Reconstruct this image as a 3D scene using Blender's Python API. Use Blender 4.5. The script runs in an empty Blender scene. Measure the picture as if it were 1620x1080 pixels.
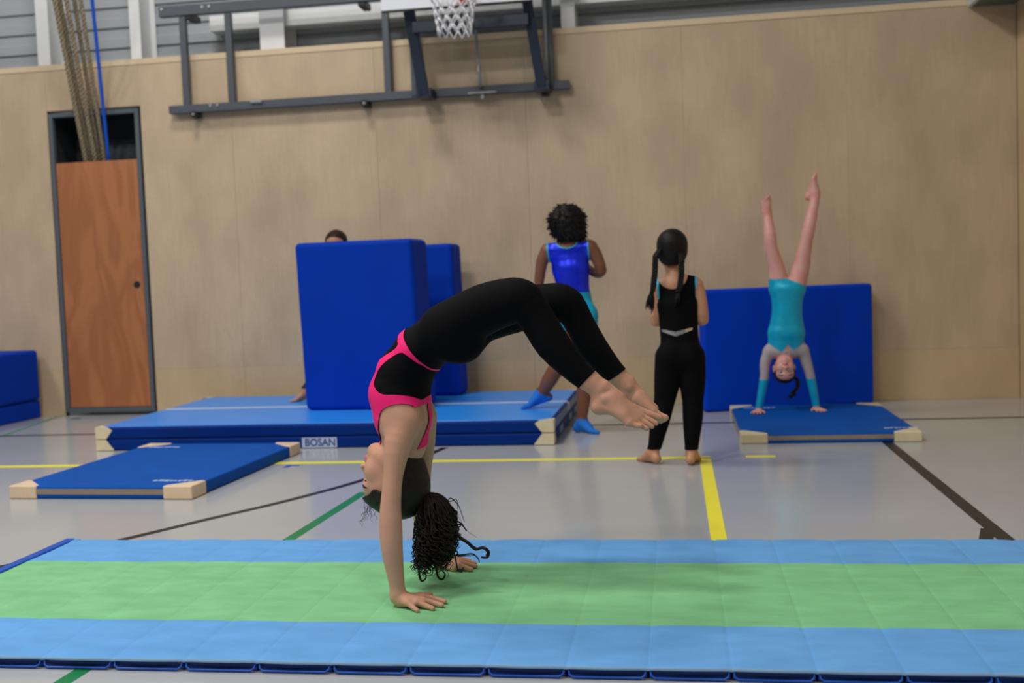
import bpy, bmesh, math, random
import numpy as np
from mathutils import Vector, Matrix

random.seed(7)
rng = np.random.default_rng(7)
C = bpy.context.scene.collection
R = math.radians

# ------------------------------------------------------------------ camera
F_PX, CAM_H = 1717.6, 1.05
ROLL, PITCH, YAW = R(-2.152), R(3.4314), R(8.7744)
cy, sy, cp, sp = math.cos(YAW), math.sin(YAW), math.cos(PITCH), math.sin(PITCH)
FW = np.array([-sy*cp, cy*cp, -sp])
_r = np.array([cy, sy, 0.0]); _u = np.cross(_r, FW)
RT = math.cos(ROLL)*_r + math.sin(ROLL)*_u
UP = -math.sin(ROLL)*_r + math.cos(ROLL)*_u
cam_d = bpy.data.cameras.new('camera'); cam = bpy.data.objects.new('camera', cam_d); C.objects.link(cam)
cam.matrix_world = Matrix(((RT[0], UP[0], -FW[0], 0), (RT[1], UP[1], -FW[1], 0), (RT[2], UP[2], -FW[2], CAM_H), (0, 0, 0, 1)))
cam_d.sensor_width = 36.0; cam_d.lens = F_PX/1620*36.0
cam_d.clip_start = 0.05
cam_d.dof.use_dof = True; cam_d.dof.focus_distance = 3.45; cam_d.dof.aperture_fstop = 2.8
bpy.context.scene.camera = cam

# ------------------------------------------------------------------ light, exposure
sc = bpy.context.scene
sc.view_settings.view_transform = 'Standard'; sc.view_settings.look = 'None'
sc.view_settings.gamma = 1.0; sc.view_settings.use_curve_mapping = False
sc.view_settings.exposure = -1.06
world = bpy.data.worlds.new('world'); sc.world = world; world.use_nodes = True
bg = world.node_tree.nodes['Background']
bg.inputs[0].default_value = (0.93, 0.96, 1.0, 1); bg.inputs[1].default_value = 0.24

def lamp(x, y, z, sx, sy_, power, col=(1, 0.975, 0.94)):
    d = bpy.data.lights.new('hall_or_fill_lamp', 'AREA'); d.shape = 'RECTANGLE'; d.size = sx; d.size_y = sy_
    d.energy = power; d.color = col
    o = bpy.data.objects.new('hall_or_fill_lamp', d); C.objects.link(o); o.location = (x, y, z)
    return o
for lx, ly, pw in ((-3.0, 5.9, 240), (-3.0, 2.2, 365), (-3.0, -1.5, 320), (1.7, -1.0, 150), (-8.0, 5.9, 105), (-8.0, 2.2, 240), (-8.0, -1.5, 300)):  # the one lamp on the right is an added fill for the crash mat
    lamp(lx, ly, 6.6, 1.3, 0.7, pw)

# ------------------------------------------------------------------ helpers
O3 = np.array([0, 0, CAM_H])
def ray(px, py): return FW + RT*(px-810)/F_PX - UP*(py-540)/F_PX
def at(px, py, Y):
    d = ray(px, py); return O3 + d*(Y/d[1])
def flo(px, py, z=0.0):
    d = ray(px, py); return O3 + d*((z-CAM_H)/d[2])
W = 8.566                                                   # the back wall's front face

def nod(m): return m.node_tree.nodes, m.node_tree.links
MATS = {}
def mat(name, col, rough=0.6, var=0.08, scale=6.0, bump=0.0, bscale=200.0, metallic=0.0, spec=0.5, stretch=(1, 1, 1), rnd=0.0, sheen=0.0, sss=0.0, col2=None, detail=4):
    m = bpy.data.materials.new(name); m.use_nodes = True; MATS[name] = m
    N, L = nod(m); b = N['Principled BSDF']
    b.inputs['Roughness'].default_value = rough; b.inputs['Metallic'].default_value = metallic
    b.inputs['Specular IOR Level'].default_value = spec
    if sheen: b.inputs['Sheen Weight'].default_value = sheen
    if sss:
        b.inputs['Subsurface Weight'].default_value = sss; b.inputs['Subsurface Radius'].default_value = (0.01, 0.004, 0.002)
        b.inputs['Subsurface Scale'].default_value = 1.0
    tc = N.new('ShaderNodeTexCoord'); mp = N.new('ShaderNodeMapping'); mp.inputs['Scale'].default_value = stretch
    L.new(tc.outputs['Object'], mp.inputs[0])
    n = N.new('ShaderNodeTexNoise'); n.inputs['Scale'].default_value = scale; n.inputs['Detail'].default_value = detail
    L.new(mp.outputs[0], n.inputs[0])
    cr = N.new('ShaderNodeValToRGB'); a = cr.color_ramp
    c = np.array(col[:3]); c1 = c*(1-var); c2 = np.array(col2) if col2 is not None else np.minimum(c*(1+var), 1)
    a.elements[0].position = 0.3; a.elements[1].position = 0.7
    a.elements[0].color = (*c1, 1); a.elements[1].color = (*c2, 1)
    L.new(n.outputs[0], cr.inputs[0])
    out = cr.outputs[0]
    if rnd:
        oi = N.new('ShaderNodeObjectInfo'); hs = N.new('ShaderNodeHueSaturation'); mr = N.new('ShaderNodeMapRange')
        mr.inputs[3].default_value = 1-rnd; mr.inputs[4].default_value = 1+rnd
        L.new(oi.outputs['Random'], mr.inputs[0]); L.new(mr.outputs[0], hs.inputs['Value']); L.new(out, hs.inputs['Color']); out = hs.outputs[0]
    L.new(out, b.inputs['Base Color'])
    if bump:
        n2 = N.new('ShaderNodeTexNoise'); n2.inputs['Scale'].default_value = bscale; L.new(tc.outputs['Object'], n2.inputs[0])
        bp = N.new('ShaderNodeBump'); bp.inputs['Strength'].default_value = bump; bp.inputs['Distance'].default_value = 0.004
        L.new(n2.outputs[0], bp.inputs['Height']); L.new(bp.outputs[0], b.inputs['Normal'])
    return m
def s2l(r, g, b):
    f = lambda c: (c/255/12.92 if c/255 <= 0.04045 else ((c/255+0.055)/1.055)**2.4)
    return (f(r), f(g), f(b))

# ---- wood with a fine perforation grid
def wood_panel(name, col, dots):
    m = mat(name, col, 0.55, 0.14 if dots else 0.08, 1.8, stretch=(1.6, 1.6, 0.9), rnd=0.025, detail=7)
    N, L = nod(m); b = N['Principled BSDF']; src = b.inputs['Base Color'].links[0].from_socket
    tc = N.new('ShaderNodeTexCoord')
    mp = N.new('ShaderNodeMapping'); mp.inputs['Scale'].default_value = (9, 9, 1.0); L.new(tc.outputs['Object'], mp.inputs[0])
    n = N.new('ShaderNodeTexNoise'); n.inputs['Scale'].default_value = 6; n.inputs['Detail'].default_value = 5; n.inputs['Distortion'].default_value = 0.6
    L.new(mp.outputs[0], n.inputs[0])
    mr = N.new('ShaderNodeMapRange'); mr.inputs[1].default_value = 0.3; mr.inputs[2].default_value = 0.7; mr.inputs[3].default_value = 0.94 if dots else 0.975; mr.inputs[4].default_value = 1.05 if dots else 1.025
    L.new(n.outputs[0], mr.inputs[0])
    mul = N.new('ShaderNodeVectorMath'); mul.operation = 'SCALE'; L.new(src, mul.inputs[0]); L.new(mr.outputs[0], mul.inputs['Scale'])
    out = mul.outputs[0]
    if dots:
        sx = N.new('ShaderNodeSeparateXYZ'); L.new(tc.outputs['Object'], sx.inputs[0])
        def cell(sock):
            a = N.new('ShaderNodeMath'); a.operation = 'DIVIDE'; a.inputs[1].default_value = 0.0145; L.new(sock, a.inputs[0])
            f = N.new('ShaderNodeMath'); f.operation = 'FRACT'; L.new(a.outputs[0], f.inputs[0])
            s = N.new('ShaderNodeMath'); s.operation = 'SUBTRACT'; s.inputs[1].default_value = 0.5; L.new(f.outputs[0], s.inputs[0])
            q = N.new('ShaderNodeMath'); q.operation = 'POWER'; q.inputs[1].default_value = 2; L.new(s.outputs[0], q.inputs[0]); return q.outputs[0]
        ad = N.new('ShaderNodeMath'); L.new(cell(sx.outputs[0]), ad.inputs[0]); L.new(cell(sx.outputs[2]), ad.inputs[1])
        lt = N.new('ShaderNodeMath'); lt.operation = 'LESS_THAN'; lt.inputs[1].default_value = 0.10; L.new(ad.outputs[0], lt.inputs[0])
        mx = N.new('ShaderNodeMix'); mx.data_type = 'RGBA'; mx.inputs[7].default_value = (col[0]*0.30, col[1]*0.28, col[2]*0.26, 1)
        L.new(lt.outputs[0], mx.inputs[0]); L.new(out, mx.inputs[6]); out = mx.outputs[2]
    L.new(out, b.inputs['Base Color'])
    return m
PLY = s2l(213, 189, 156)
wood_panel('plywood_perforated', tuple(min(1, c*1.13) for c in PLY), True)
wood_panel('plywood_plain', s2l(208, 182, 143), False)
mat('plywood_edge', s2l(226, 202, 166), 0.6, 0.05, 3)
mat('backing', s2l(60, 50, 40), 0.9)
mat('floor_vinyl', s2l(181, 184, 186), 0.17, 0.05, 1.2, spec=0.45, detail=8)
mat('tape_yellow', s2l(255, 243, 56), 0.4, 0.04)
mat('tape_black', s2l(34, 32, 33), 0.4, 0.05)
mat('tape_green', s2l(20, 128, 70), 0.4, 0.05)
mat('tape_pale_green', s2l(96, 150, 112), 0.4, 0.05)
mat('tape_blue', s2l(30, 90, 190), 0.4, 0.05)
mat('cladding', s2l(176, 181, 185), 0.45, 0.03, 2, rnd=0.02)
mat('white_steel', s2l(238, 239, 238), 0.4, 0.02)
mat('felt_blue', s2l(106, 168, 228), 0.95, 0.08, 7, 0.25, 260, spec=0.1, sheen=0.05, stretch=(1, 2.2, 1), detail=7)
mat('felt_green', s2l(132, 198, 143), 0.95, 0.10, 7, 0.25, 260, spec=0.1, sheen=0.05, stretch=(1, 2.2, 1), detail=7)
mat('felt_edge', s2l(150, 190, 226), 0.95, 0.05, 8, spec=0.1)
mat('cover_navy', s2l(14, 62, 140), 0.5, 0.06, 9)
mat('piping_blue', s2l(14, 84, 190), 0.45, 0.05)
mat('mat_blue', s2l(0, 84, 176), 0.65, 0.05, 5, 0.3, 500, spec=0.15)
mat('mat_side_navy', s2l(8, 40, 112), 0.5, 0.05)
mat('mat_band_taupe', s2l(150, 136, 120), 0.7, 0.06, 14)
mat('leather_beige', s2l(232, 206, 172), 0.55, 0.07, 12, 0.25, 120)
mat('leather_cream', s2l(228, 214, 176), 0.55, 0.06, 12, 0.25, 120)
mat('print_white', s2l(186, 202, 228), 0.6, 0.1, 60)
mat('landing_top', s2l(44, 150, 252), 0.34, 0.04, 3)
mat('landing_side', s2l(0, 46, 128), 0.55, 0.05, 3, spec=0.12)
mat('landing_side_pale', s2l(96, 130, 166), 0.5, 0.06, 8)
mat('stripe_white', s2l(214, 222, 232), 0.5, 0.04)
mat('label_white', s2l(190, 205, 232), 0.5, 0.03)
mat('label_ink', s2l(20, 44, 124), 0.5, 0.03)
mat('block_blue', s2l(0, 58, 178), 0.65, 0.05, 3, 0.2, 600, spec=0.1)
mat('crash_blue_lit', s2l(0, 66, 206), 0.65, 0.05, 3, 0.2, 600, spec=0.1)  # colour brightened to make up for weak light on the crash mat
mat('block_seam', s2l(2, 16, 60), 0.7, 0.03)
mat('steel_grey', s2l(84, 90, 96), 0.4, 0.05, 8, metallic=0.1)
mat('steel_navy', s2l(32, 46, 64), 0.4, 0.05, 8)
mat('rubber_black', s2l(24, 25, 28), 0.5, 0.05)
mat('zinc', s2l(168, 172, 172), 0.35, 0.06, 20, metallic=0.5)
mat('board_white', s2l(236, 238, 246), 0.35, 0.02)
mat('rim_orange', s2l(232, 74, 30), 0.4, 0.04)
mat('net_cord', s2l(238, 238, 240), 0.8, 0.03)
mat('hemp', s2l(164, 148, 118), 0.9, 0.3, 40, 0.4, 300)
mat('rope_blue', s2l(24, 104, 226), 0.7, 0.25, 70)
mat('cup_dark', s2l(46, 50, 56), 0.7, 0.05)
mat('cup_frame', s2l(88, 96, 102), 0.5, 0.04)
mat('duct_pale', s2l(206, 208, 208), 0.5, 0.03)
# door veneer: warm red-brown with flame grain
m = mat('veneer', s2l(172, 104, 62), 0.5, 0.10, 1.5)
N, L = nod(m); b = N['Principled BSDF']; tc = N.new('ShaderNodeTexCoord'); mp = N.new('ShaderNodeMapping'); mp.inputs['Scale'].default_value = (3.2, 1, 0.8)
L.new(tc.outputs['Object'], mp.inputs[0]); wv = N.new('ShaderNodeTexNoise'); wv.inputs['Scale'].default_value = 1.1; wv.inputs['Detail'].default_value = 2; wv.inputs['Distortion'].default_value = 1.2
L.new(mp.outputs[0], wv.inputs[0]); ml = N.new('ShaderNodeMath'); ml.operation = 'MULTIPLY'; ml.inputs[1].default_value = 24; L.new(wv.outputs[0], ml.inputs[0])
sn = N.new('ShaderNodeMath'); sn.operation = 'SINE'; L.new(ml.outputs[0], sn.inputs[0])
cr = N.new('ShaderNodeValToRGB'); cr.color_ramp.elements[0].color = (*s2l(170, 104, 62), 1); cr.color_ramp.elements[1].color = (*s2l(186, 118, 74), 1)
mr = N.new('ShaderNodeMapRange'); mr.inputs[1].default_value = -1; mr.inputs[2].default_value = 1; L.new(sn.outputs[0], mr.inputs[0]); L.new(mr.outputs[0], cr.inputs[0]); L.new(cr.outputs[0], b.inputs['Base Color'])
mat('skin_olive', s2l(206, 156, 126), 0.55, 0.05, 9, spec=0.3, col2=s2l(214, 158, 132))
mat('skin_brown', s2l(126, 80, 56), 0.45, 0.06, 9)
mat('skin_tan', s2l(198, 142, 108), 0.5, 0.05, 9)
mat('skin_fair', s2l(226, 176, 164), 0.5, 0.06, 14, col2=s2l(222, 150, 140))
mat('lips', s2l(206, 112, 116), 0.4, 0.05)
mat('eye_white', s2l(232, 228, 224), 0.2, 0.02)
mat('iris', s2l(44, 28, 20), 0.15, 0.05)
mat('nail', s2l(226, 176, 164), 0.3, 0.03)
mat('hair_brown', s2l(36, 22, 16), 0.5, 0.35, 60, 0.5, 110, spec=0.3)
mat('hair_black', s2l(15, 13, 13), 0.55, 0.25, 60, 0.5, 110, spec=0.25)
mat('hair_dark_brown', s2l(40, 26, 20), 0.5, 0.3, 60, spec=0.25)
mat('hair_tie', s2l(30, 24, 30), 0.6, 0.05)
mat('fabric_black', s2l(7, 7, 10), 0.8, 0.1, 30, 0.1, 900, spec=0.12)
mat('fabric_pink', s2l(255, 30, 120), 0.65, 0.04, 20, 0.1, 900, spec=0.3)
mat('lycra_blue', s2l(16, 44, 232), 0.3, 0.14, 14, 0.35, 26, metallic=0.4)
mat('lycra_turquoise', s2l(0, 176, 216), 0.36, 0.10, 14, metallic=0.2)
mat('trim_turquoise', s2l(30, 176, 214), 0.45, 0.05)
mat('mesh_grey', s2l(176, 166, 168), 0.7, 0.06, 30)
mat('sock_blue', s2l(24, 118, 216), 0.85, 0.08, 30)
mat('sequin', s2l(230, 232, 226), 0.2, 0.5, 160, metallic=0.9)
mat('fabric_dark', s2l(36, 36, 44), 0.8, 0.08, 20)

class MB:
    def __init__(s): s.V = []; s.F = []
    def add(s, V, F):
        n = len(s.V); s.V += [tuple(map(float, v)) for v in V]; s.F += [tuple(i+n for i in f) for f in F]; return s
    def box(s, x0, x1, y0, y1, z0, z1):
        return s.add([(x, y, z) for x in (x0, x1) for y in (y0, y1) for z in (z0, z1)],
                     [(0, 1, 3, 2), (4, 6, 7, 5), (0, 4, 5, 1), (2, 3, 7, 6), (0, 2, 6, 4), (1, 5, 7, 3)])
    def bar(s, a, b, w, h, up=(0, 0, 1)):
        a = np.array(a, float); b = np.array(b, float); d = b-a; d /= np.linalg.norm(d); u = np.array(up, float)
        if abs(d@u) > 0.95: u = np.array((0, 1.0, 0))
        l = np.cross(d, u); l /= np.linalg.norm(l); u = np.cross(l, d)
        V = [p + l*sx*w/2 + u*sz*h/2 for p in (a, b) for sx in (-1, 1) for sz in (-1, 1)]
        return s.add(V, [(0, 1, 3, 2), (4, 6, 7, 5), (0, 4, 5, 1), (2, 3, 7, 6), (0, 2, 6, 4), (1, 5, 7, 3)])
    def prism(s, poly, vec):
        n = len(poly); A = [np.array(p, float) for p in poly]; B = [p+np.array(vec, float) for p in A]
        F = [tuple(range(n))[::-1], tuple(range(n, 2*n))] + [(i, (i+1) % n, n+(i+1) % n, n+i) for i in range(n)]
        return s.add(A+B, F)
    def tube(s, P, r, n=8, closed=False, cap=True):
        P = np.array(P, float); m = len(P); r = np.broadcast_to(np.array(r, float), (m,))
        T = np.gradient(P, axis=0) if not closed else np.roll(P, -1, 0)-np.roll(P, 1, 0)
        T /= np.linalg.norm(T, axis=1)[:, None]+1e-12
        u = np.cross(T[0], (0.3, 0.2, 1.0)); u /= np.linalg.norm(u); V = []
        a = np.arange(n)*2*math.pi/n
        for i in range(m):
            u = u - T[i]*(u@T[i]); u /= np.linalg.norm(u)+1e-12; v = np.cross(T[i], u)
            V += list(P[i] + r[i]*(np.cos(a)[:, None]*u + np.sin(a)[:, None]*v))
        F = []
        for i in range(m if closed else m-1):
            j = (i+1) % m
            F += [(i*n+k, i*n+(k+1) % n, j*n+(k+1) % n, j*n+k) for k in range(n)]
        if cap and not closed: F += [tuple(range(n))[::-1], tuple((m-1)*n+k for k in range(n))]
        return s.add(V, F)
    def cyl(s, a, b, r, n=16): return s.tube([a, b], r, n)
    def ball(s, c, r, nu=12, nv=8):
        r = np.broadcast_to(np.array(r, float), (3,)); V = [np.array(c)+r*(0, 0, 1)]
        for i in range(1, nv):
            t = math.pi*i/nv
            V += [np.array(c)+r*np.array((math.sin(t)*math.cos(p), math.sin(t)*math.sin(p), math.cos(t))) for p in np.arange(nu)*2*math.pi/nu]
        V.append(np.array(c)-r*(0, 0, 1)); F = [(0, 1+k, 1+(k+1) % nu) for k in range(nu)]
        for i in range(nv-2): F += [(1+i*nu+k, 1+(i+1)*nu+k, 1+(i+1)*nu+(k+1) % nu, 1+i*nu+(k+1) % nu) for k in range(nu)]
        e = len(V)-1; F += [(e, 1+(nv-2)*nu+(k+1) % nu, 1+(nv-2)*nu+k) for k in range(nu)]
        return s.add(V, F)
    def build(s, name, material, parent=None, bevel=0.0, seg=2, smooth=None, rot=None, angle=None):
        V = np.array(s.V)
        me = bpy.data.meshes.new(name); me.from_pydata([tuple(v) for v in V], [], s.F)
        bm = bmesh.new(); bm.from_mesh(me); bmesh.ops.recalc_face_normals(bm, faces=bm.faces)
        if bevel:
            es = [e for e in bm.edges if angle is None or (len(e.link_faces) == 2 and e.calc_face_angle() > angle)]
            bmesh.ops.bevel(bm, geom=es, offset=bevel, segments=seg, profile=0.5, affect='EDGES', clamp_overlap=True)
        bm.to_mesh(me); bm.free()
        sm = smooth or (smooth is None and bevel and seg > 1)
        if sm: me.polygons.foreach_set('use_smooth', [True]*len(me.polygons))
        o = link(name, me, material, parent)
        if sm and bevel:
            wn = o.modifiers.new('weighted_normals', 'WEIGHTED_NORMAL'); wn.weight = 100; wn.keep_sharp = False
        return o

def link(name, me, material, parent=None):
    me.materials.append(MATS[material]); o = bpy.data.objects.new(name, me); C.objects.link(o)
    if parent is not None: attach(o, parent)
    return o
def wloc(o):
    m = Matrix.Identity(4)
    while o is not None: m = Matrix.Translation(o.location) @ m; o = o.parent
    return m
def attach(o, parent):
    o.parent = parent; o.matrix_parent_inverse = wmat(parent).inverted()
def wmat(o):
    if o.parent is None: return Matrix.LocRotScale(o.location, o.rotation_euler, o.scale)
    return wmat(o.parent) @ o.matrix_parent_inverse @ Matrix.LocRotScale(o.location, o.rotation_euler, o.scale)
def tag(o, label=None, cat=None, group=None, kind=None):
    for k, v in (('label', label), ('category', cat), ('group', group), ('kind', kind)):
        if v: o[k] = v
    return o
def thing(name, label, cat, loc, group=None):
    o = bpy.data.objects.new(name, None); C.objects.link(o); o.location = [float(v) for v in loc]; o.empty_display_size = 0.1
    return tag(o, label, cat, group)

# ------------------------------------------------------------------ setting: floor, walls
floor = MB().box(-9.5, 2.6, -3.0, 9.2, -0.12, 0.0).build('floor', 'floor_vinyl'); tag(floor, 'grey vinyl sports hall floor with coloured court lines', kind='structure')
def tape(pts, w, material, label, z=0.0012):
    P = [np.array((p[0], p[1])) for p in pts]; Lh, Rh = [], []
    for i, p in enumerate(P):
        d = (P[min(i+1, len(P)-1)]-P[max(i-1, 0)]); d /= np.linalg.norm(d); n = np.array((-d[1], d[0]))*w/2
        Lh.append(p+n); Rh.append(p-n)
    m = MB(); V = [(*p, z) for p in Lh]+[(*p, z) for p in Rh]+[(*p, 0.0) for p in Lh]+[(*p, 0.0) for p in Rh]; k = len(P); F = []
    for i in range(k-1):
        F += [(i, k+i, k+i+1, i+1), (2*k+i, i, i+1, 2*k+i+1), (k+i, 3*k+i, 3*k+i+1, k+i+1)]
    o = m.add(V, F).build('floor_line', material, floor); o['label'] = label
tape([(-8, 6.03), (0.155, 6.105)], 0.062, 'tape_yellow', 'long yellow floor line')
tape([(0.124, 6.10), (0.134, 3.3)], 0.062, 'tape_yellow', 'yellow floor line running to the tumbling track')
tape([(0.348, 6.125), (0.509, 6.118)], 0.05, 'tape_yellow', 'short yellow dash', 0.0016)
tape([(-8, 7.36), (2.5, 7.52)], 0.05, 'tape_black', 'long black floor line by the wall')
tape([(1.185, 6.6), (1.185, 3.4)], 0.06, 'tape_black', 'black floor line beside the low mat', 0.0016)
tape([(1.165, 4.40), (1.06, 4.05)], 0.05, 'tape_black', 'black branch line', 0.002)
arc = [(-2.80, 3.45), (-2.626, 3.797), (-2.343, 4.248), (-2.139, 4.613), (-1.918, 4.991), (-1.699, 5.476), (-1.57, 5.95), (-1.487, 6.431), (-1.46, 6.60)]
arcs = []
for i in range(len(arc)-1):
    p0 = np.array(arc[max(i-1, 0)]); p1 = np.array(arc[i]); p2 = np.array(arc[i+1]); p3 = np.array(arc[min(i+2, len(arc)-1)])
    for t in (0, .25, .5, .75): arcs.append(0.5*((2*p1)+(p2-p0)*t+(2*p0-5*p1+4*p2-p3)*t*t+(3*p1-p0-3*p2+p3)*t**3))
tape(arcs, 0.045, 'tape_black', 'black court arc')
tape([(-1.69, 2.2), (-1.58, 5.2)], 0.05, 'tape_green', 'green floor line', 0.0008)
tape([(-4.85, 6.5), (-5.25, 8.5)], 0.04, 'tape_pale_green', 'faint green floor line near the wall')
tape([(-2.28, 5.99), (-2.20, 5.99)], 0.035, 'tape_blue', 'small blue floor mark', 0.0016)
tape([(-2.255, 5.98), (-2.265, 5.93)], 0.03, 'tape_blue', 'small blue floor mark', 0.002)
sk = MB().cyl((-5.0, 8.36, 0), (-5.0, 8.36, 0.003), 0.045, 20).build('socket_cover', 'steel_grey', floor); sk['label'] = 'small round grey floor socket cover'

wall = MB().box(-9.5, -5.215, W+0.022, W+0.06, 0, 2.94).box(-4.375, 2.6, W+0.022, W+0.06, 0, 2.94).box(-5.215, -4.375, W+0.022, W+0.06, 2.58, 2.94).build('wall_back', 'backing')
tag(wall, 'plywood clad sports hall wall', kind='structure')
G = 0.0005
def panel(x0, x1, z0, z1, material):
    MB().box(x0+G, x1-G, W, W+0.021, z0+G, z1-G).build('panel', material, wall, bevel=0.0008, seg=1)
xs = [-9.4, -8.42, -7.2, -6.3, -5.215]
for a, c in zip(xs[:-1], xs[1:]): panel(a, c, 0.385, 2.915, 'plywood_perforated'); panel(a, c, 0.0, 0.385, 'plywood_plain')
xs = [-4.375, -3.582, -2.362, -1.142, 0.078, 1.298, 2.508]
for a, c in zip(xs[:-1], xs[1:]): panel(a, c, 0.385, 2.915, 'plywood_perforated'); panel(a, c, 0.0, 0.385, 'plywood_plain')
panel(-5.215, -4.375, 2.58, 2.915, 'plywood_perforated')
MB().box(-9.5, 2.508, W-0.004, W+0.06, 2.917, 2.965).build('top_trim', 'plywood_edge', wall, bevel=0.003)
wr = MB().box(2.512, 2.6, 2.0, W+0.06, 0, 2.96).build('wall_right', 'plywood_plain'); tag(wr, 'plywood side wall at the corner', kind='structure')
MB().box(2.512, 2.6, 2.0, W+0.45, 2.96, 4.6).build('upper_wall', 'cladding', wr)
up = MB().box(-9.5, 2.6, W+0.40, W+0.46, 2.6, 4.6).build('wall_upper', 'cladding'); tag(up, 'white metal cladding above the plywood wall', kind='structure')
z = 2.62
k = 0
while z < 4.4:
    m = MB(); y = W+0.40
    prof = [(y+0.002, z+0.004), (y-0.026, z+0.012), (y-0.026, z+0.088), (y-0.014, z+0.098), (y-0.014, z+0.166), (y+0.002, z+0.172)]
    m.prism([(-9.5, a, c) for a, c in prof], (12.0, 0, 0)); m.build('cladding_plank', 'cladding', up)
    z += 0.174; k += 1
# steel columns in front of the cladding (H sections)
def column(x0, x1, y0, depth, label):
    o = thing('steel_column', label, 'column', ((x0+x1)/2, y0, 2.6), 'white steel columns above the wall')
    MB().box(x0, x1, y0, y0+0.012, 2.6, 4.6).build('flange', 'white_steel', o, bevel=0.002, seg=1)
    MB().box(x0, x1, y0+depth-0.012, y0+depth, 2.6, 4.6).build('flange', 'white_steel', o, bevel=0.002, seg=1)
    MB().box((x0+x1)/2-0.005, (x0+x1)/2+0.005, y0+0.012, y0+depth-0.012, 2.6, 4.6).build('web', 'white_steel', o)
    o['kind'] = 'structure'; return o
column(-5.315, -5.20, W+0.08, 0.29, 'white steel column left of the hanging ropes')
column(-4.47, -4.375, W+0.08, 0.29, 'white steel column right of the hanging ropes')
column(-3.33, -3.12, W+0.07, 0.30, 'broad white steel column behind the hoop frame')
column(-0.85, -0.74, W+0.08, 0.29, 'white steel column right of the backboard')
zb = at(331, 47, W+0.12)[2]
be = MB().box(at(326, 40, W+0.12)[0], 2.5, W+0.19, W+0.36, zb, zb+0.13).build('wall_beam', 'white_steel', bevel=0.004); tag(be, 'long white horizontal beam behind the hoop frame', kind='structure')
# box duct in the upper right corner
x0, _, z0 = at(1530, 12, W)
dk = thing('duct', 'white box duct high in the corner of the wall', 'duct', (x0+0.17, W-0.5, z0))
MB().box(x0, 2.508, W-1.1, W-0.008, z0, z0+0.5).build('duct_casing', 'duct_pale', dk, bevel=0.004)
MB().box(x0+0.03, 2.49, W-1.08, W-0.03, z0-0.006, z0).build('duct_underside', 'steel_grey', dk)
dk['kind'] = 'structure'

# ------------------------------------------------------------------ rope cupboard set in the wall
cb = thing('rope_cupboard', 'tall recessed rope cupboard with reddish brown wooden door and grey frame', 'cupboard', (-4.795, W, 0.03))
xa, xb, za, zt = -5.2, -4.39, 0.03, 2.56
for q in ((xa, xb, W+0.38, W+0.40, za, zt), (xa, xa+0.015, W+0.03, W+0.38, za, zt), (xb-0.015, xb, W+0.03, W+0.38, za, zt), (xa+0.015, xb-0.015, W+0.03, W+0.38, zt-0.015, zt), (xa+0.015, xb-0.015, W+0.03, W+0.38, za, za+0.015)):
    MB().box(*q).build('cabinet_board', 'cup_dark', cb)
MB().box(xa+0.2, xb-0.015, W+0.355, W+0.379, za+0.015, 2.32).build('back_board', 'steel_grey', cb)
fw = 0.036
for a in ((xa, xa+fw, za, zt), (xb-fw, xb, za, zt), (xa+fw, xb-fw, zt-fw, zt), (xa+fw, xb-fw, za, za+fw)):
    MB().box(a[0], a[1], W-0.012, W+0.03, a[2], a[3]).build('frame_bar', 'cup_frame', cb, bevel=0.002, seg=1)
dr = MB().box(xa+fw+0.004, xb-fw-0.004, W-0.002, W+0.018, za+fw+0.004, 2.143).build('door', 'veneer', cb, bevel=0.002, seg=1)
hx = at(217, 450, W)
MB().cyl((hx[0], W-0.004, hx[2]), (hx[0], W+0.01, hx[2]), 0.03, 24).build('finger_hole', 'rubber_black', dr)

def rope(a, b, r, material, label, group):
    a, b = np.array(a), np.array(b); d = b-a; Lh = np.linalg.norm(d); o = thing('climbing_rope', label, 'rope', b, group)
    u = np.cross(d/Lh, (0, 1, 0)); u /= np.linalg.norm(u); v = np.cross(d/Lh, u); n = int(Lh/0.012)
    t = np.linspace(0, 1, n); sag = np.sin(t*math.pi)*0.02
    for s in range(3):
        ph = t*Lh/(r*5.2)*2*math.pi + s*2*math.pi/3
        P = a + np.outer(t, d) + (r*0.55*np.cos(ph))[:, None]*u + (r*0.55*np.sin(ph))[:, None]*v + sag[:, None]*np.array((0, 0, -1.0))
        MB().tube(P, r*0.47, 7).build('rope_strand', material, o, smooth=True)
    return o
def ropeline(px0, px1, Y0, Y1, r, material, label):
    a = at(px0, 0, Y0); b = at(px1, 250, Y1); d = b-a
    top = a - d*1.0; bot = b + d*0.35
    rope(top, bot, r, material, label, 'ropes hanging into the cupboard')
ropeline(87, 135, W-0.42, W+0.10, 0.021, 'hemp', 'first hemp climbing rope from the left above the cupboard')
ropeline(95, 142, W-0.38, W+0.15, 0.021, 'hemp', 'second hemp climbing rope from the left above the cupboard')
ropeline(105, 150, W-0.42, W+0.10, 0.021, 'hemp', 'third hemp climbing rope from the left above the cupboard')
ropeline(118, 157, W-0.36, W+0.16, 0.019, 'hemp', 'fourth hemp climbing rope, hanging just apart from the bunch')
ropeline(128, 165, W-0.42, W+0.12, 0.019, 'hemp', 'fifth hemp climbing rope, next to the blue rope')
ropeline(146, 171.5, W-0.42, W+0.10, 0.016, 'rope_blue', 'thin bright blue rope hanging beside the hemp ropes')

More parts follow.
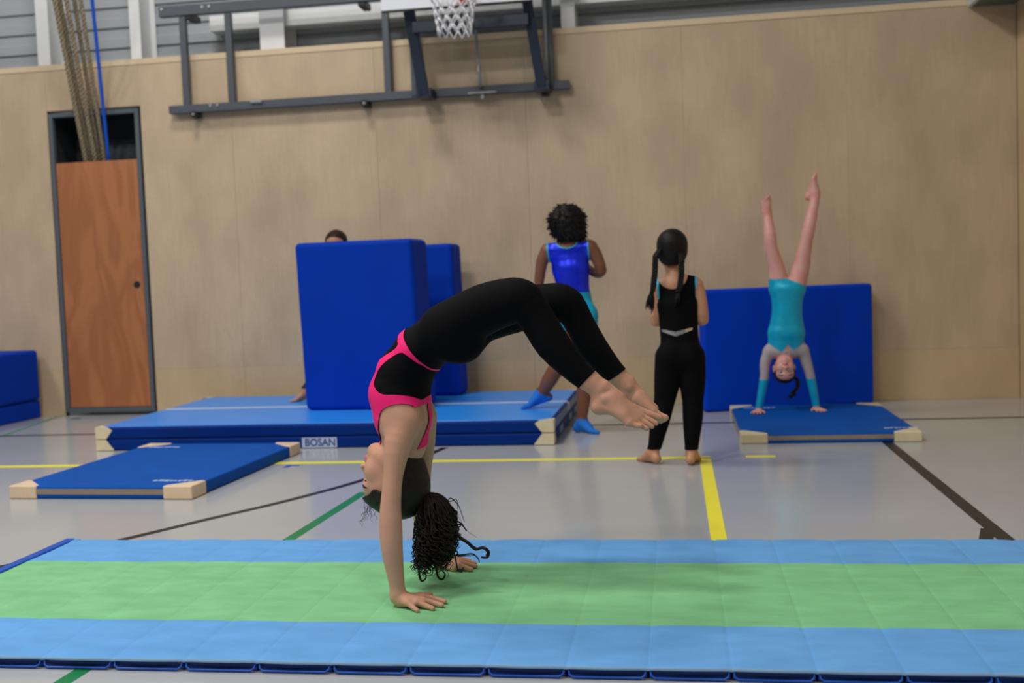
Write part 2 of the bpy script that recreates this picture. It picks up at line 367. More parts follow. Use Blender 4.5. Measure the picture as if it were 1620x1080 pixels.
# ------------------------------------------------------------------ basketball frame
hp = thing('basketball_hoop', 'fold-away basketball hoop on a grey steel wall frame with white net', 'basketball hoop', (-2.0, W, 2.45))
YR = W-0.085
def rail(p0, p1, hgt, dep, Y=YR, nm='rail', mt='steel_grey'):
    a, c = at(*p0, Y), at(*p1, Y); zz = (a[2]+c[2])/2
    return MB().box(a[0], c[0], Y, Y+dep, zz-hgt/2, zz+hgt/2).build(nm, mt, hp, bevel=0.004, seg=1)
lo = rail((267, 174.5), (901, 132.5), 0.066, 0.06)
hi = rail((250, 17), (620, -8), 0.082, 0.06)
MB().box(-2.2, -0.72, YR, YR+0.06, 3.23, 3.31).build('rail', 'steel_grey', hp, bevel=0.004, seg=1)
for px, wd in ((290, 0.055), (362, 0.055), (611, 0.055)):
    X = at(px, 90, YR)[0]; MB().box(X-wd/2, X+wd/2, YR+0.008, YR+0.052, 2.53, 3.26).build('upright', 'steel_grey', hp, bevel=0.004, seg=1)
X = at(870, 70, YR)[0]; MB().box(X-0.05, X+0.02, YR-0.01, YR+0.05, 2.50, 3.3).build('upright', 'steel_grey', hp, bevel=0.004, seg=1)
MB().cyl((X-0.03, YR-0.03, 2.55), (X-0.03, YR-0.03, 3.3), 0.014).build('gas_spring', 'zinc', hp, smooth=True)
X = at(653, 90, YR)[0]; MB().box(X-0.02, X+0.02, YR-0.01, YR+0.05, 2.50, 3.28).build('upright', 'steel_grey', hp, bevel=0.004, seg=1)
for px, py in ((307, 182), (577, 164.5), (861, 146)):
    p = at(px, py, YR-0.01); kn = MB().cyl((p[0], YR-0.025, p[2]+0.005), (p[0], YR+0.05, p[2]+0.005), 0.028, 20).build('wall_bracket', 'rubber_black', hp, bevel=0.004, seg=1, angle=R(60))
    MB().cyl((p[0], YR-0.034, p[2]+0.005), (p[0], YR-0.024, p[2]+0.005), 0.011, 10).build('bolt', 'zinc', kn)
    MB().box(p[0]-0.03, p[0]+0.03, YR+0.05, W, p[2]-0.02, 2.5).build('standoff', 'steel_grey', hp)
for px, py in ((297, 26), (571, 5)):
    p = at(px, py, YR); MB().box(p[0]-0.03, p[0]+0.03, YR+0.01, W+0.1, p[2]-0.02, p[2]+0.03).build('standoff', 'rubber_black', hp, bevel=0.003, seg=1)
p = at(406, 161, YR); MB().box(p[0]-0.05, p[0]+0.05, YR-0.02, YR+0.03, p[2]-0.012, p[2]+0.016).build('hinge', 'zinc', hp, bevel=0.005)
for px in (292, 300, 335, 343):
    if px > 320: q = at(px, 166, YR)
    else: q = at(px, 13, YR)
for px, py in ((320, 11), (331, 10), (256, 15), (333, 167), (344, 166)):
    q = at(px, py, YR); MB().cyl((q[0], YR-0.008, q[2]), (q[0], YR+0.002, q[2]), 0.012, 10).build('bolt', 'zinc', hp)
YA, YB = W-0.40, W-0.24
a0, a1 = at(640, 18, YA), at(671, 150, YB); b0, b1 = at(826, -2, YA), at(857, 138, YB)
MB().bar(a0+(0, 0, 0.25), a1, 0.085, 0.05, up=(0, 1, 0)).build('support_arm', 'steel_navy', hp, bevel=0.004, seg=1)
MB().bar(b0+(0, 0, 0.25), b1, 0.075, 0.05, up=(0, 1, 0)).build('support_arm', 'steel_navy', hp, bevel=0.004, seg=1)
c0, c1 = at(652, 44, YA), at(836, 29, YA); zz = (c0[2]+c1[2])/2
MB().bar((c0[0], YA+0.02, zz), (c1[0], YA+0.02, zz), 0.05, 0.085).build('crossbar', 'steel_navy', hp, bevel=0.004, seg=1)
for e in (a1, b1): MB().box(e[0]-0.06, e[0]+0.06, YB-0.02, YR+0.02, e[2]-0.02, e[2]+0.05).build('pivot', 'steel_navy', hp, bevel=0.006)
d0, d1 = at(752, 42, YR-0.05), at(760, 137, YR-0.03)
MB().tube([d0, d0*0.36+d1*0.64, d0*0.35+d1*0.65, d1], [0.011, 0.011, 0.015, 0.015], 10).build('strut', 'zinc', hp, smooth=True)
q = at(763, 147, YR-0.02); MB().box(q[0]-0.11, q[0]+0.11, YR-0.05, YR+0.01, q[2]-0.005, q[2]+0.006).build('pull_plate', 'zinc', hp)
MB().box(q[0]-0.012, q[0]+0.012, YR-0.03, YR, q[2]-0.045, q[2]-0.005).build('pull_hook', 'zinc', hp)
YBB = W-0.50
bl, br = at(603, 18, YBB), at(842, 0, YBB); zbb = (bl[2]+br[2])/2
bd = MB().box(bl[0], br[0], YBB, YBB+0.03, zbb, zbb+0.9).build('backboard', 'board_white', hp, bevel=0.004)
MB().box(bl[0], br[0], YBB-0.002, YBB+0.034, zbb-0.008, zbb+0.004).build('backboard_edge', 'rubber_black', bd)
xc = at(733, 3, YBB)[0]
MB().box(xc-0.05, xc+0.05, YBB-0.012, YBB, zbb+0.015, zbb+0.18).build('rim_bracket', 'rim_orange', hp)
MB().box(xc-0.05, xc+0.05, YBB-0.18, YBB-0.012, zbb+0.10, zbb+0.112).build('rim_plate', 'rim_orange', hp)
zr = zbb+0.11; RC = np.array((xc-0.005, YBB-0.15-0.2, zr)); RR = 0.20
ang = np.arange(36)*2*math.pi/36
rim = MB().tube([RC+RR*np.array((math.cos(a), math.sin(a), 0)) for a in ang], 0.009, 8, closed=True).build('rim', 'rim_orange', hp, smooth=True)
m = MB(); NL, NR = 12, 7
def npt(i, j):
    t = j/NR; r = RR*(1-0.42*t**0.7) if j < NR else RR*0.60
    a = 2*math.pi*(i+0.5*(j % 2))/NL; return RC+np.array((r*math.cos(a), r*math.sin(a), -0.40*t-0.004))
for j in range(NR):
    for i in range(NL):
        e = npt(i, j)
        for dd in ((0, 1) if j % 2 else (-1, 0)): m.tube([e, npt(i+dd, j+1)], 0.0052, 5)
m.build('net', 'net_cord', hp, smooth=True)['kind'] = 'stuff'

# ------------------------------------------------------------------ tumbling track
TX0, TX1, TY0, TY1, TZ = -2.49, 2.36, 2.757, 4.09, 0.035
GY0, GY1 = 3.082, 3.757
tr = thing('tumbling_track', 'long rollable tumbling mat with blue edges and a wide green centre strip', 'gym mat', (-0.1, 3.4, 0))
SEG = 0.2115; off = TX0+0.06
seams = [TX0] + [off+SEG*i for i in range(1, 23) if off+SEG*i < TX1-0.05] + [TX1]
def zfelt(x, y):
    i = np.clip(np.searchsorted(seams, x)-1, 0, len(seams)-2); s0 = np.array(seams)[i]; s1 = np.array(seams)[i+1]; u = np.clip((x-s0)/(s1-s0), 0, 1)
    e = np.minimum(u, 1-u)*(s1-s0)
    return TZ-0.0016*np.exp(-(e/0.006)**2)+0.0012*np.sin(u*math.pi)
def strip(y0, y1, material, edge=None):
    X = np.unique(np.round(np.concatenate([np.linspace(TX0, TX1, 200), np.array(seams), np.array(seams)[1:-1]-0.006, np.array(seams)[1:-1]+0.006, np.array(seams)[1:-1]-0.003, np.array(seams)[1:-1]+0.003]), 5))
    Y = list(np.linspace(y0, y1, 10)); V, F = [], []
    for j, y in enumerate(Y):
        zz = zfelt(X, y) + 0.0006*np.sin(X*9+y*23)
        yy = np.full_like(X, y)
        if edge == 'near' and j == 0 or edge == 'far' and j == len(Y)-1:
            i = np.clip(np.searchsorted(seams, X)-1, 0, len(seams)-2); u = (X-np.array(seams)[i])/SEG
            yy = yy + (-1 if edge == 'near' else 1)*0.006*np.abs(np.sin(u*math.pi)); zz = zz-0.001
        V += list(zip(X, yy, zz))
    n = len(X)
    if edge:   # rolled rim of the felt
        row = V[:n] if edge == 'near' else V[-n:]; s = -1 if edge == 'near' else 1
        rim_ = [(x, y+s*0.004, z_-0.005) for x, y, z_ in row]
        rim2 = [(x, y+s*0.001, z_-0.009) for x, y, z_ in row]
        E_ = rim2+rim_+row if edge == 'near' else row+rim_+rim2
        MB().add(E_, [(j*n+i, j*n+i+1, (j+1)*n+i+1, (j+1)*n+i) for j in range(2) for i in range(n-1)]).build('felt_rim', 'felt_edge', tr, smooth=True)
    for j in range(len(V)//n-1): F += [(j*n+i, j*n+i+1, (j+1)*n+i+1, (j+1)*n+i) for i in range(n-1)]
    return MB().add(V, F).build('felt_strip', material, tr, smooth=True)
strip(TY0, GY0, 'felt_blue', 'near')['label'] = 'light blue felt strip'
strip(GY0, GY1, 'felt_green')['label'] = 'wide green felt strip'
strip(GY1, TY1, 'felt_blue', 'far')['label'] = 'light blue felt strip'
for a, c in zip(seams[:-1], seams[1:]):
    o = MB().box(a+0.002, c-0.002, TY0+0.006, TY1-0.006, 0.001, TZ-0.003).build('foam_segment', 'cover_navy', tr, bevel=0.004)
    for y, s in ((TY0, -1), (TY1, 1)):
        m = MB().tube([(a+0.006, y+0.003*s*-1, 0.024), (a+0.008, y+s*0.003, 0.012), (a+0.018, y+s*0.006, 0.006), (c-0.018, y+s*0.006, 0.006), (c-0.008, y+s*0.003, 0.012), (c-0.006, y-s*0.003, 0.024)], 0.0034, 6)
        m.build('piping', 'piping_blue', o, smooth=True)
MB().box(TX0-0.035, TX0+0.008, TY0+0.01, TY1+0.005, 0.001, 0.041).build('end_binding', 'piping_blue', tr, bevel=0.006)
MB().box(TX0-0.04, TX0+0.03, TY1-0.04, TY1+0.012, 0.012, 0.038).build('corner_tab', 'felt_blue', tr, bevel=0.006)

# ------------------------------------------------------------------ low gym mats with leather corners
def low_mat(x0, x1, y0, y1, t, label, leather, prints, rz=0.0):
    o = thing('gym_mat', label, 'gym mat', ((x0+x1)/2, (y0+y1)/2, 0), 'low gym mats with leather corners')
    MB().box(x0, x1, y0, y1, 0.002, t).build('pad', 'mat_blue', o, bevel=0.010, seg=3)
    e = 0.0022
    for q in ((x0-e, x1+e, y0-e, y0+0.01), (x0-e, x1+e, y1-0.01, y1+e), (x0-e, x0+0.01, y0+0.01, y1-0.01)): MB().box(*q, t*0.36, t*0.80).build('side_band', 'mat_band_taupe', o)
    cc = 0.158; e = 0.005
    for sx in (0, 1):
        for s2 in (0, 1):
            X = (x0-e, x1+e)[sx]; Y = (y0-e, y1+e)[s2]; dx = (1, -1)[sx]*cc; dy = (1, -1)[s2]*cc
            MB().prism([(X, Y, 0.0005), (X+dx, Y, 0.0005), (X+dx, Y+0.03*np.sign(dy), 0.0005), (X+0.03*np.sign(dx), Y+dy, 0.0005), (X, Y+dy, 0.0005)], (0, 0, t+0.003)).build('corner_cap', leather, o, bevel=0.008, seg=3)
    for (px, py, n) in prints:                                  # worn white print along the corners, strokes only
        X, Y = px, py; m = MB()
        for q in range(n):
            w_ = random.uniform(0.012, 0.03); m.box(X, X+w_, Y+0.004*math.sin(q*2.1), Y+0.028+0.006*math.sin(q*1.3), t+0.0002, t+0.0012); X += w_+random.uniform(0.004, 0.01); Y += 0.0
        m.build('worn_print', 'print_white', o)['kind'] = 'stuff'
    o.rotation_euler.z = R(rz)
    return o
low_mat(-3.405, -2.39, 5.07, 6.46, 0.066, 'low dark blue gym mat with tan corners lying in front of the stack', 'leather_beige', [(-3.33, 6.30, 9), (-2.68, 5.21, 8)], -2.7)
low_mat(0.352, 1.378, 6.56, 7.95, 0.058, 'low dark blue gym mat with cream corners beneath the handstand', 'leather_cream', [(0.44, 7.78, 8), (1.20, 6.72, 7)])

# ------------------------------------------------------------------ two landing mats, stacked
SX0, SX1, SY0, SY1 = -3.82, -0.785, 6.62, 8.36
def landing(z0, z1, label, upper):
    o = thing('landing_mat', label, 'gym mat', ((SX0+SX1)/2, (SY0+SY1)/2, z0), 'stacked landing mats')
    zs = z1-0.006 if upper else z1
    MB().box(SX0, SX1, SY0, SY1, z0, z1).build('pad', 'landing_side', o, bevel=0.014, seg=3)
    if upper:
        MB().box(SX0+0.02, SX1-0.02, SY0+0.03, SY1-0.02, z1-0.006, z1+0.0025).build('top_cover', 'landing_top', o, bevel=0.002, seg=1)
        for q in ((SX0+0.02, SX1-0.006, 7.545, 7.60, z1+0.001, z1+0.004), (SX1-0.008, SX1+0.004, 7.545, 7.60, z0+0.02, z1-0.004)): MB().box(*q).build('white_stripe', 'stripe_white', o)
        MB().box(SX1-0.002, SX1+0.002, SY0+0.15, SY1-0.15, z0+0.012, z1-0.012).build('hook_strip', 'landing_side_pale', o)
    else:
        for a in (SY0+0.35, SY0+0.95, SY0+1.35): MB().box(SX1-0.002, SX1+0.006, a, a+0.18, z0+0.018, z1-0.014).build('handle', 'landing_side_pale', o, bevel=0.002, seg=1)
    h = z1-z0
    A, B = (0.118, 0.075) if upper else (0.072, 0.128)
    for sx in (0, 1):
        for s2 in (0, 1):
            X = (SX0, SX1)[sx]; Y = (SY0, SY1)[s2]; s = (1, -1)[sx]; t = (1, -1)[s2]; e = 0.004
            zl, zh = z0+0.003, z1+0.003
            pol = ((0, zl), (B, zl), (A, zl+h*0.72), (A*0.75, zh), (0, zh)) if upper else ((0, zl), (B, zl), (A, zh-0.004), (0, zh-0.004))
            n = len(pol); P_ = [(X-s*e+s*u, Y-t*e, w_) for u, w_ in pol]+[(X-s*e, Y-t*e+t*u, w_) for u, w_ in pol[1:-1]]
            Fc_ = [tuple(range(n)), (0, *range(n, 2*n-2), n-1)]
            if upper: Fc_.append((n-1, n-2, 2*n-3))
            else: Fc_.append((0, 1, n))
            m = MB().add(P_, Fc_)
            m.build('corner_cap', 'leather_cream', o)
    return o
landing(0.0775, 0.155, 'upper landing mat of the stack, light blue top with white stripe', True)
lower = landing(0.001, 0.0765, 'lower landing mat of the stack, navy side with white name label', False)
la, lb = at(478, 697, SY0), at(533, 695, SY0)
zc = 0.036
plate = MB().box(la[0], lb[0], SY0-0.004, SY0+0.001, zc-0.031, zc+0.033).build('name_plate', 'label_white', lower)
cu = bpy.data.curves.new('lettering', 'FONT'); cu.body = 'BOSAN'; cu.size = 0.066; cu.align_x = 'CENTER'; cu.align_y = 'CENTER'; cu.extrude = 0.0006; cu.offset = 0.0011; cu.space_character = 1.0
to = bpy.data.objects.new('lettering_curve', cu); C.objects.link(to); bpy.context.view_layer.update()
tm = bpy.data.meshes.new_from_object(to.evaluated_get(bpy.context.evaluated_depsgraph_get())); bpy.data.objects.remove(to)
vv = np.array([v.co for v in tm.vertices]); wd = vv[:, 0].max()-vv[:, 0].min(); target = (lb[0]-la[0])*0.86
for v in tm.vertices: x, y, z_ = v.co; v.co = (x*target/wd+(la[0]+lb[0])/2+0.005, SY0-0.0046-z_, y+zc+0.0)
link('lettering', tm, 'label_ink', plate)

# ------------------------------------------------------------------ big foam blocks
def block(poly, z0, z1, name, label, bevel=0.03, seam=True, parent_cat='foam block', lean=(0, 0)):
    c = np.mean(np.array(poly), axis=0); o = thing(name, label, parent_cat, (c[0], c[1], z0), 'blue foam blocks' if name == 'foam_block' else None)
    h = z1-z0
    V = [(x, y, z0) for x, y in poly]+[(x+lean[0], y+lean[1], z1) for x, y in poly]; n = len(poly)
    MB().add(V, [tuple(range(n))[::-1], tuple(range(n, 2*n))]+[(i, (i+1) % n, n+(i+1) % n, n+i) for i in range(n)]).build('cover', 'crash_blue_lit' if name == 'crash_mat' else 'block_blue', o, bevel=bevel, seg=4)
    return o
zt = 0.159
za_ = at(580, 379.5, 7.29)[2]
block([(-2.62, 7.31), (-1.765, 7.27), (-1.735, 7.62), (-2.59, 7.66)], zt, za_, 'foam_block', 'tall blue foam block standing at the front of the mat stack', 0.035, lean=(-0.03, 0.0))
za2 = at(705, 385, 8.1)[2]
block([(-2.25, 8.09), (-1.66, 8.06), (-1.64, 8.33), (-2.23, 8.35)], zt, za2, 'foam_block', 'tall blue foam block half hidden behind the front block', 0.035, lean=(-0.02, 0))
za3 = at(1245, 453, 8.2)[2]
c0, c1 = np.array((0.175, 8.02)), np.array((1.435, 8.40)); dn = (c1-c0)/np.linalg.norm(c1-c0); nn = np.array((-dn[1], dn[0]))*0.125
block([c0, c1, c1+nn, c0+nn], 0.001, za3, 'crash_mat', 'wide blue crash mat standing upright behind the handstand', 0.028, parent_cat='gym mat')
zl = at(62, 553, 8.5)[2]; zm = at(63, 632, 8.5)[2]
block([(-7.1, 6.6), (-5.46, 6.6), (-5.40, 8.50), (-7.1, 8.50)], 0.001, zm-0.004, 'foam_block', 'thin blue foam slab at the bottom of the pile left of the cupboard', 0.012)
block([(-7.1, 6.6), (-5.46, 6.6), (-5.39, 8.50), (-7.1, 8.50)], zm+0.001, zl, 'foam_block', 'thick blue foam slab on top of the pile left of the cupboard', 0.03)

#PEOPLE
# ------------------------------------------------------------------ people: smooth blended bodies meshed by surface nets
class Body:
    def __init__(s, lo, hi, vox):
        s.lo = np.array(lo, float); s.vox = vox; s.n = np.ceil((np.array(hi)-s.lo)/vox).astype(int)+1
        s.F = np.full(s.n, 0.2, np.float32)
    def win(s, a, b):
        i0 = np.clip(np.floor((a-s.lo)/s.vox).astype(int), 0, s.n-1); i1 = np.clip(np.ceil((b-s.lo)/s.vox).astype(int)+1, 1, s.n)
        ax = [(s.lo[k]+s.vox*np.arange(i0[k], i1[k])).astype(np.float32) for k in range(3)]
        return tuple(slice(i0[k], i1[k]) for k in range(3)), np.stack(np.meshgrid(*ax, indexing='ij'), -1)
    def merge(s, sl, d, k, sub=False):
        A = s.F[sl]
        if sub:
            d = -d; h = np.maximum(k-np.abs(A-d), 0)/k; s.F[sl] = np.maximum(A, d)+h*h*k*0.25
        else:
            h = np.maximum(k-np.abs(A-d), 0)/k; s.F[sl] = np.minimum(A, d)-h*h*k*0.25
    def chain(s, P, r, k=0.02, kin=0.012):
        P = np.array(P, float); r = np.array(r, float); pad = r.max()+k+3*s.vox+0.01
        sl, X = s.win(P.min(0)-pad, P.max(0)+pad); s.merge(sl, d_chain(X, P, r, kin).astype(np.float32), k); return s
    def ell(s, c, rad, k=0.02, axes=None, sub=False):
        c = np.array(c, float); rad = np.array(rad, float); pad = rad.max()+k+3*s.vox+0.01
        sl, X = s.win(c-pad, c+pad); s.merge(sl, d_ell(X, c, rad, axes).astype(np.float32), k, sub); return s
    def trunk(s, T, Lx, k=0.03):
        P = np.array([t[0] for t in T]); pad = max(max(t[1:]) for t in T)+k+0.02
        sl, X = s.win(P.min(0)-pad, P.max(0)+pad); s.merge(sl, d_trunk(X, T, Lx).astype(np.float32), k); return s
    def mesh(s): return surface_nets(s.F, s.lo, s.vox)
def smin(a, b, k):
    h = np.maximum(k-np.abs(a-b), 0)/k; return np.minimum(a, b)-h*h*k*0.25
def d_chain(X, P, r, kin=0.012):
    P = np.array(P, float); r = np.array(r, float); D = None
    if len(P) > 2:      # run a smooth curve through the joints so the limb has no rings
        A = np.concatenate([P, r[:, None]], 1); A = np.concatenate([[2*A[0]-A[1]], A, [2*A[-1]-A[-2]]]); S = []; st = 4 if len(P) < 5 else 3
        for i in range(1, len(A)-2):
            l0, l1, l2 = [np.linalg.norm(A[i+k, :3]-A[i+k-1, :3])+1e-9 for k in (0, 1, 2)]
            m1 = (A[i+1]-A[i-1])/(l0+l1)*l1*0.9; m2 = (A[i+2]-A[i])/(l1+l2)*l1*0.9
            for t in np.arange(st)/st: S.append((2*t**3-3*t*t+1)*A[i]+(t**3-2*t*t+t)*m1+(3*t*t-2*t**3)*A[i+1]+(t**3-t*t)*m2)
        S.append(A[-2]); S = np.array(S); P, r = S[:, :3], np.maximum(S[:, 3], 0.001)
    for i in range(max(1, len(P)-1)):
        a = P[i]; b = P[min(i+1, len(P)-1)]; ba = b-a; q = X-a; t = np.clip(q@ba/max(ba@ba, 1e-12), 0, 1)
        d = np.linalg.norm(q-t[..., None]*ba, axis=-1)-(r[i]+t*(r[min(i+1, len(P)-1)]-r[i]))
        D = d if D is None else np.minimum(D, d)
    return D
def d_ell(X, c, rad, axes=None):
    q = X-np.array(c)
    if axes is not None: q = q@np.array(axes, float).T
    rad = np.array(rad, float); k0 = np.linalg.norm(q/rad, axis=-1); k1 = np.linalg.norm(q/rad**2, axis=-1)+1e-9
    return k0*(k0-1)/k1
def d_trunk(X, T, Lx):
    Lx = np.array(Lx, float); Lx /= np.linalg.norm(Lx); D = None
    for (p0, a0, b0), (p1, a1, b1) in zip(T[:-1], T[1:]):
        p0 = np.array(p0); ba = np.array(p1)-p0; q = X-p0; t = np.clip(q@ba/(ba@ba), 0, 1); a = a0+t*(a1-a0); b = b0+t*(b1-b0)
        w = q-t[..., None]*ba; u = w@Lx; v2 = np.maximum((w*w).sum(-1)-u*u, 0)
        d = (np.sqrt((u/a)**2+v2/b**2)-1)*np.minimum(a, b); D = d if D is None else smin(D, d, 0.012)
    return D
def surface_nets(F, lo, vox):
    I = F < 0; n = F.shape
    cnt = np.zeros([k-1 for k in n], np.int8)
    for dx in (0, 1):
        for dy in (0, 1):
            for dz in (0, 1): cnt += I[dx:n[0]-1+dx, dy:n[1]-1+dy, dz:n[2]-1+dz]
    act = (cnt > 0) & (cnt < 8); idx = np.full(act.shape, -1, np.int64); cells = np.argwhere(act); idx[act] = np.arange(len(cells))
    S = np.zeros((len(cells), 3)); K = np.zeros(len(cells)); c8 = {}
    for o in [(a, b, c) for a in (0, 1) for b in (0, 1) for c in (0, 1)]: c8[o] = F[cells[:, 0]+o[0], cells[:, 1]+o[1], cells[:, 2]+o[2]]
    for o in c8:
        for ax in range(3):
            if o[ax] == 0:
                o2 = list(o); o2[ax] = 1; o2 = tuple(o2); f0, f1 = c8[o], c8[o2]; m = (f0 < 0) != (f1 < 0)
                t = f0[m]/(f0[m]-f1[m]); p = np.tile(np.array(o, float), (m.sum(), 1)); p[:, ax] += t; S[m] += p; K[m] += 1
    V = lo+vox*(cells+S/K[:, None]); Q = []
    for ax in range(3):
        b, c = (ax+1) % 3, (ax+2) % 3
        s0 = [slice(None)]*3; s1 = [slice(None)]*3; s0[ax] = slice(0, -1); s1[ax] = slice(1, None)
        A, B = I[tuple(s0)], I[tuple(s1)]; E = np.argwhere(A != B)
        E = E[(E[:, b] > 0) & (E[:, c] > 0) & (E[:, b] < n[b]-1) & (E[:, c] < n[c]-1)]
        if not len(E): continue
        flip = A[tuple(E.T)]
        def cell(db, dc):
            e = E.copy(); e[:, b] -= db; e[:, c] -= dc; return idx[tuple(e.T)]
        q = np.stack([cell(1, 1), cell(0, 1), cell(0, 0), cell(1, 0)], 1); q[~flip] = q[~flip][:, ::-1]; Q.append(q)
    return V, np.concatenate(Q)
def mk(name, V, Fc, material, parent=None, smooth=True):
    V = np.asarray(V, np.float32); Fc = np.asarray(Fc, np.int32); me = bpy.data.meshes.new(name); k = Fc.shape[1]
    me.vertices.add(len(V)); me.vertices.foreach_set('co', V.ravel()); me.loops.add(Fc.size); me.loops.foreach_set('vertex_index', Fc.ravel())
    me.polygons.add(len(Fc)); me.polygons.foreach_set('loop_start', np.arange(0, Fc.size, k, dtype=np.int32))
    me.polygons.foreach_set('use_smooth', np.ones(len(Fc), bool)); me.update(calc_edges=True); me.validate()
    return link(name, me, material, parent)
def vnorm(V, Q):
    n = np.cross(V[Q[:, 2]]-V[Q[:, 0]], V[Q[:, 3]]-V[Q[:, 1]]) if Q.shape[1] == 4 else np.cross(V[Q[:, 1]]-V[Q[:, 0]], V[Q[:, 2]]-V[Q[:, 0]])
    N_ = np.zeros_like(V)
    for j in range(Q.shape[1]): np.add.at(N_, Q[:, j], n)
    return N_/(np.linalg.norm(N_, axis=1)[:, None]+1e-12)
def clip(V, Q, f):
    """the part of the surface where f > 0, cut exactly along f = 0"""
    T = np.concatenate([Q[:, [0, 1, 2]], Q[:, [0, 2, 3]]]) if Q.shape[1] == 4 else Q
    s = f > 0; n = s[T].sum(1); out = [T[n == 3]]; V2 = [V]; nv = len(V); cache = {}; new = []; newT = []
    def cut(a, b):
        nonlocal nv
        key = (min(a, b), max(a, b))
        if key not in cache:
            t = f[a]/(f[a]-f[b]); new.append((a, b, t)); cache[key] = nv; nv += 1
        return cache[key]
    for t in T[(n == 1) | (n == 2)]:
        poly = []
        for i in range(3):
            a, b = int(t[i]), int(t[(i+1) % 3])
            if s[a]: poly.append(a)
            if s[a] != s[b]: poly.append(cut(a, b))
        for i in range(1, len(poly)-1): newT.append((poly[0], poly[i], poly[i+1]))
    if new: out.append(np.array(newT))
    return new, np.concatenate(out)
def wear(name, V, Q, N_, f, off, material, parent):
    """a garment: the body surface where f > 0, lifted by off along its normals"""
    if not (f > 0).any(): return None
    new, T = clip(V, Q, f); P = V+N_*off
    if new:
        a = np.array([x[0] for x in new]); b = np.array([x[1] for x in new]); t = np.array([x[2] for x in new])[:, None]; P = np.concatenate([P, P[a]*(1-t)+P[b]*t])
    used = np.unique(T); rm = np.full(len(P), -1); rm[used] = np.arange(len(used)); P = P[used]; T = rm[T]
    # turned-in hem so the cloth reads as having thickness
    E = np.sort(np.concatenate([T[:, [0, 1]], T[:, [1, 2]], T[:, [2, 0]]]), 1); u, ct = np.unique(E, axis=0, return_counts=True)
    return mk(name, P, T, material, parent)
def wear_pair(name, V, Q, N_, f, side, off, material, parent, label=None):
    for k in (-1, 1):
        o = wear(name, V, Q, N_, np.minimum(f, k*side), off, material, parent)
        if o and label: o['label'] = label
def poly_sd(p, poly):
    """signed distance to a polygon, positive inside"""
    poly = np.array(poly, float); d = np.full(len(p), 1e9); ins = np.zeros(len(p), bool)
    for a, b in zip(poly, np.roll(poly, -1, 0)):
        e = b-a; w = p-a; t = np.clip(w@e/(e@e), 0, 1); d = np.minimum(d, np.linalg.norm(w-t[:, None]*e, axis=1))
        c = (a[1] > p[:, 1]) != (b[1] > p[:, 1]); xx = (b[0]-a[0])*(p[:, 1]-a[1])/((b[1]-a[1]) if b[1] != a[1] else 1e-12)+a[0]; ins ^= c & (p[:, 0] < xx)
    return np.where(ins, d, -d)
def unit(v): v = np.array(v, float); return v/np.linalg.norm(v)
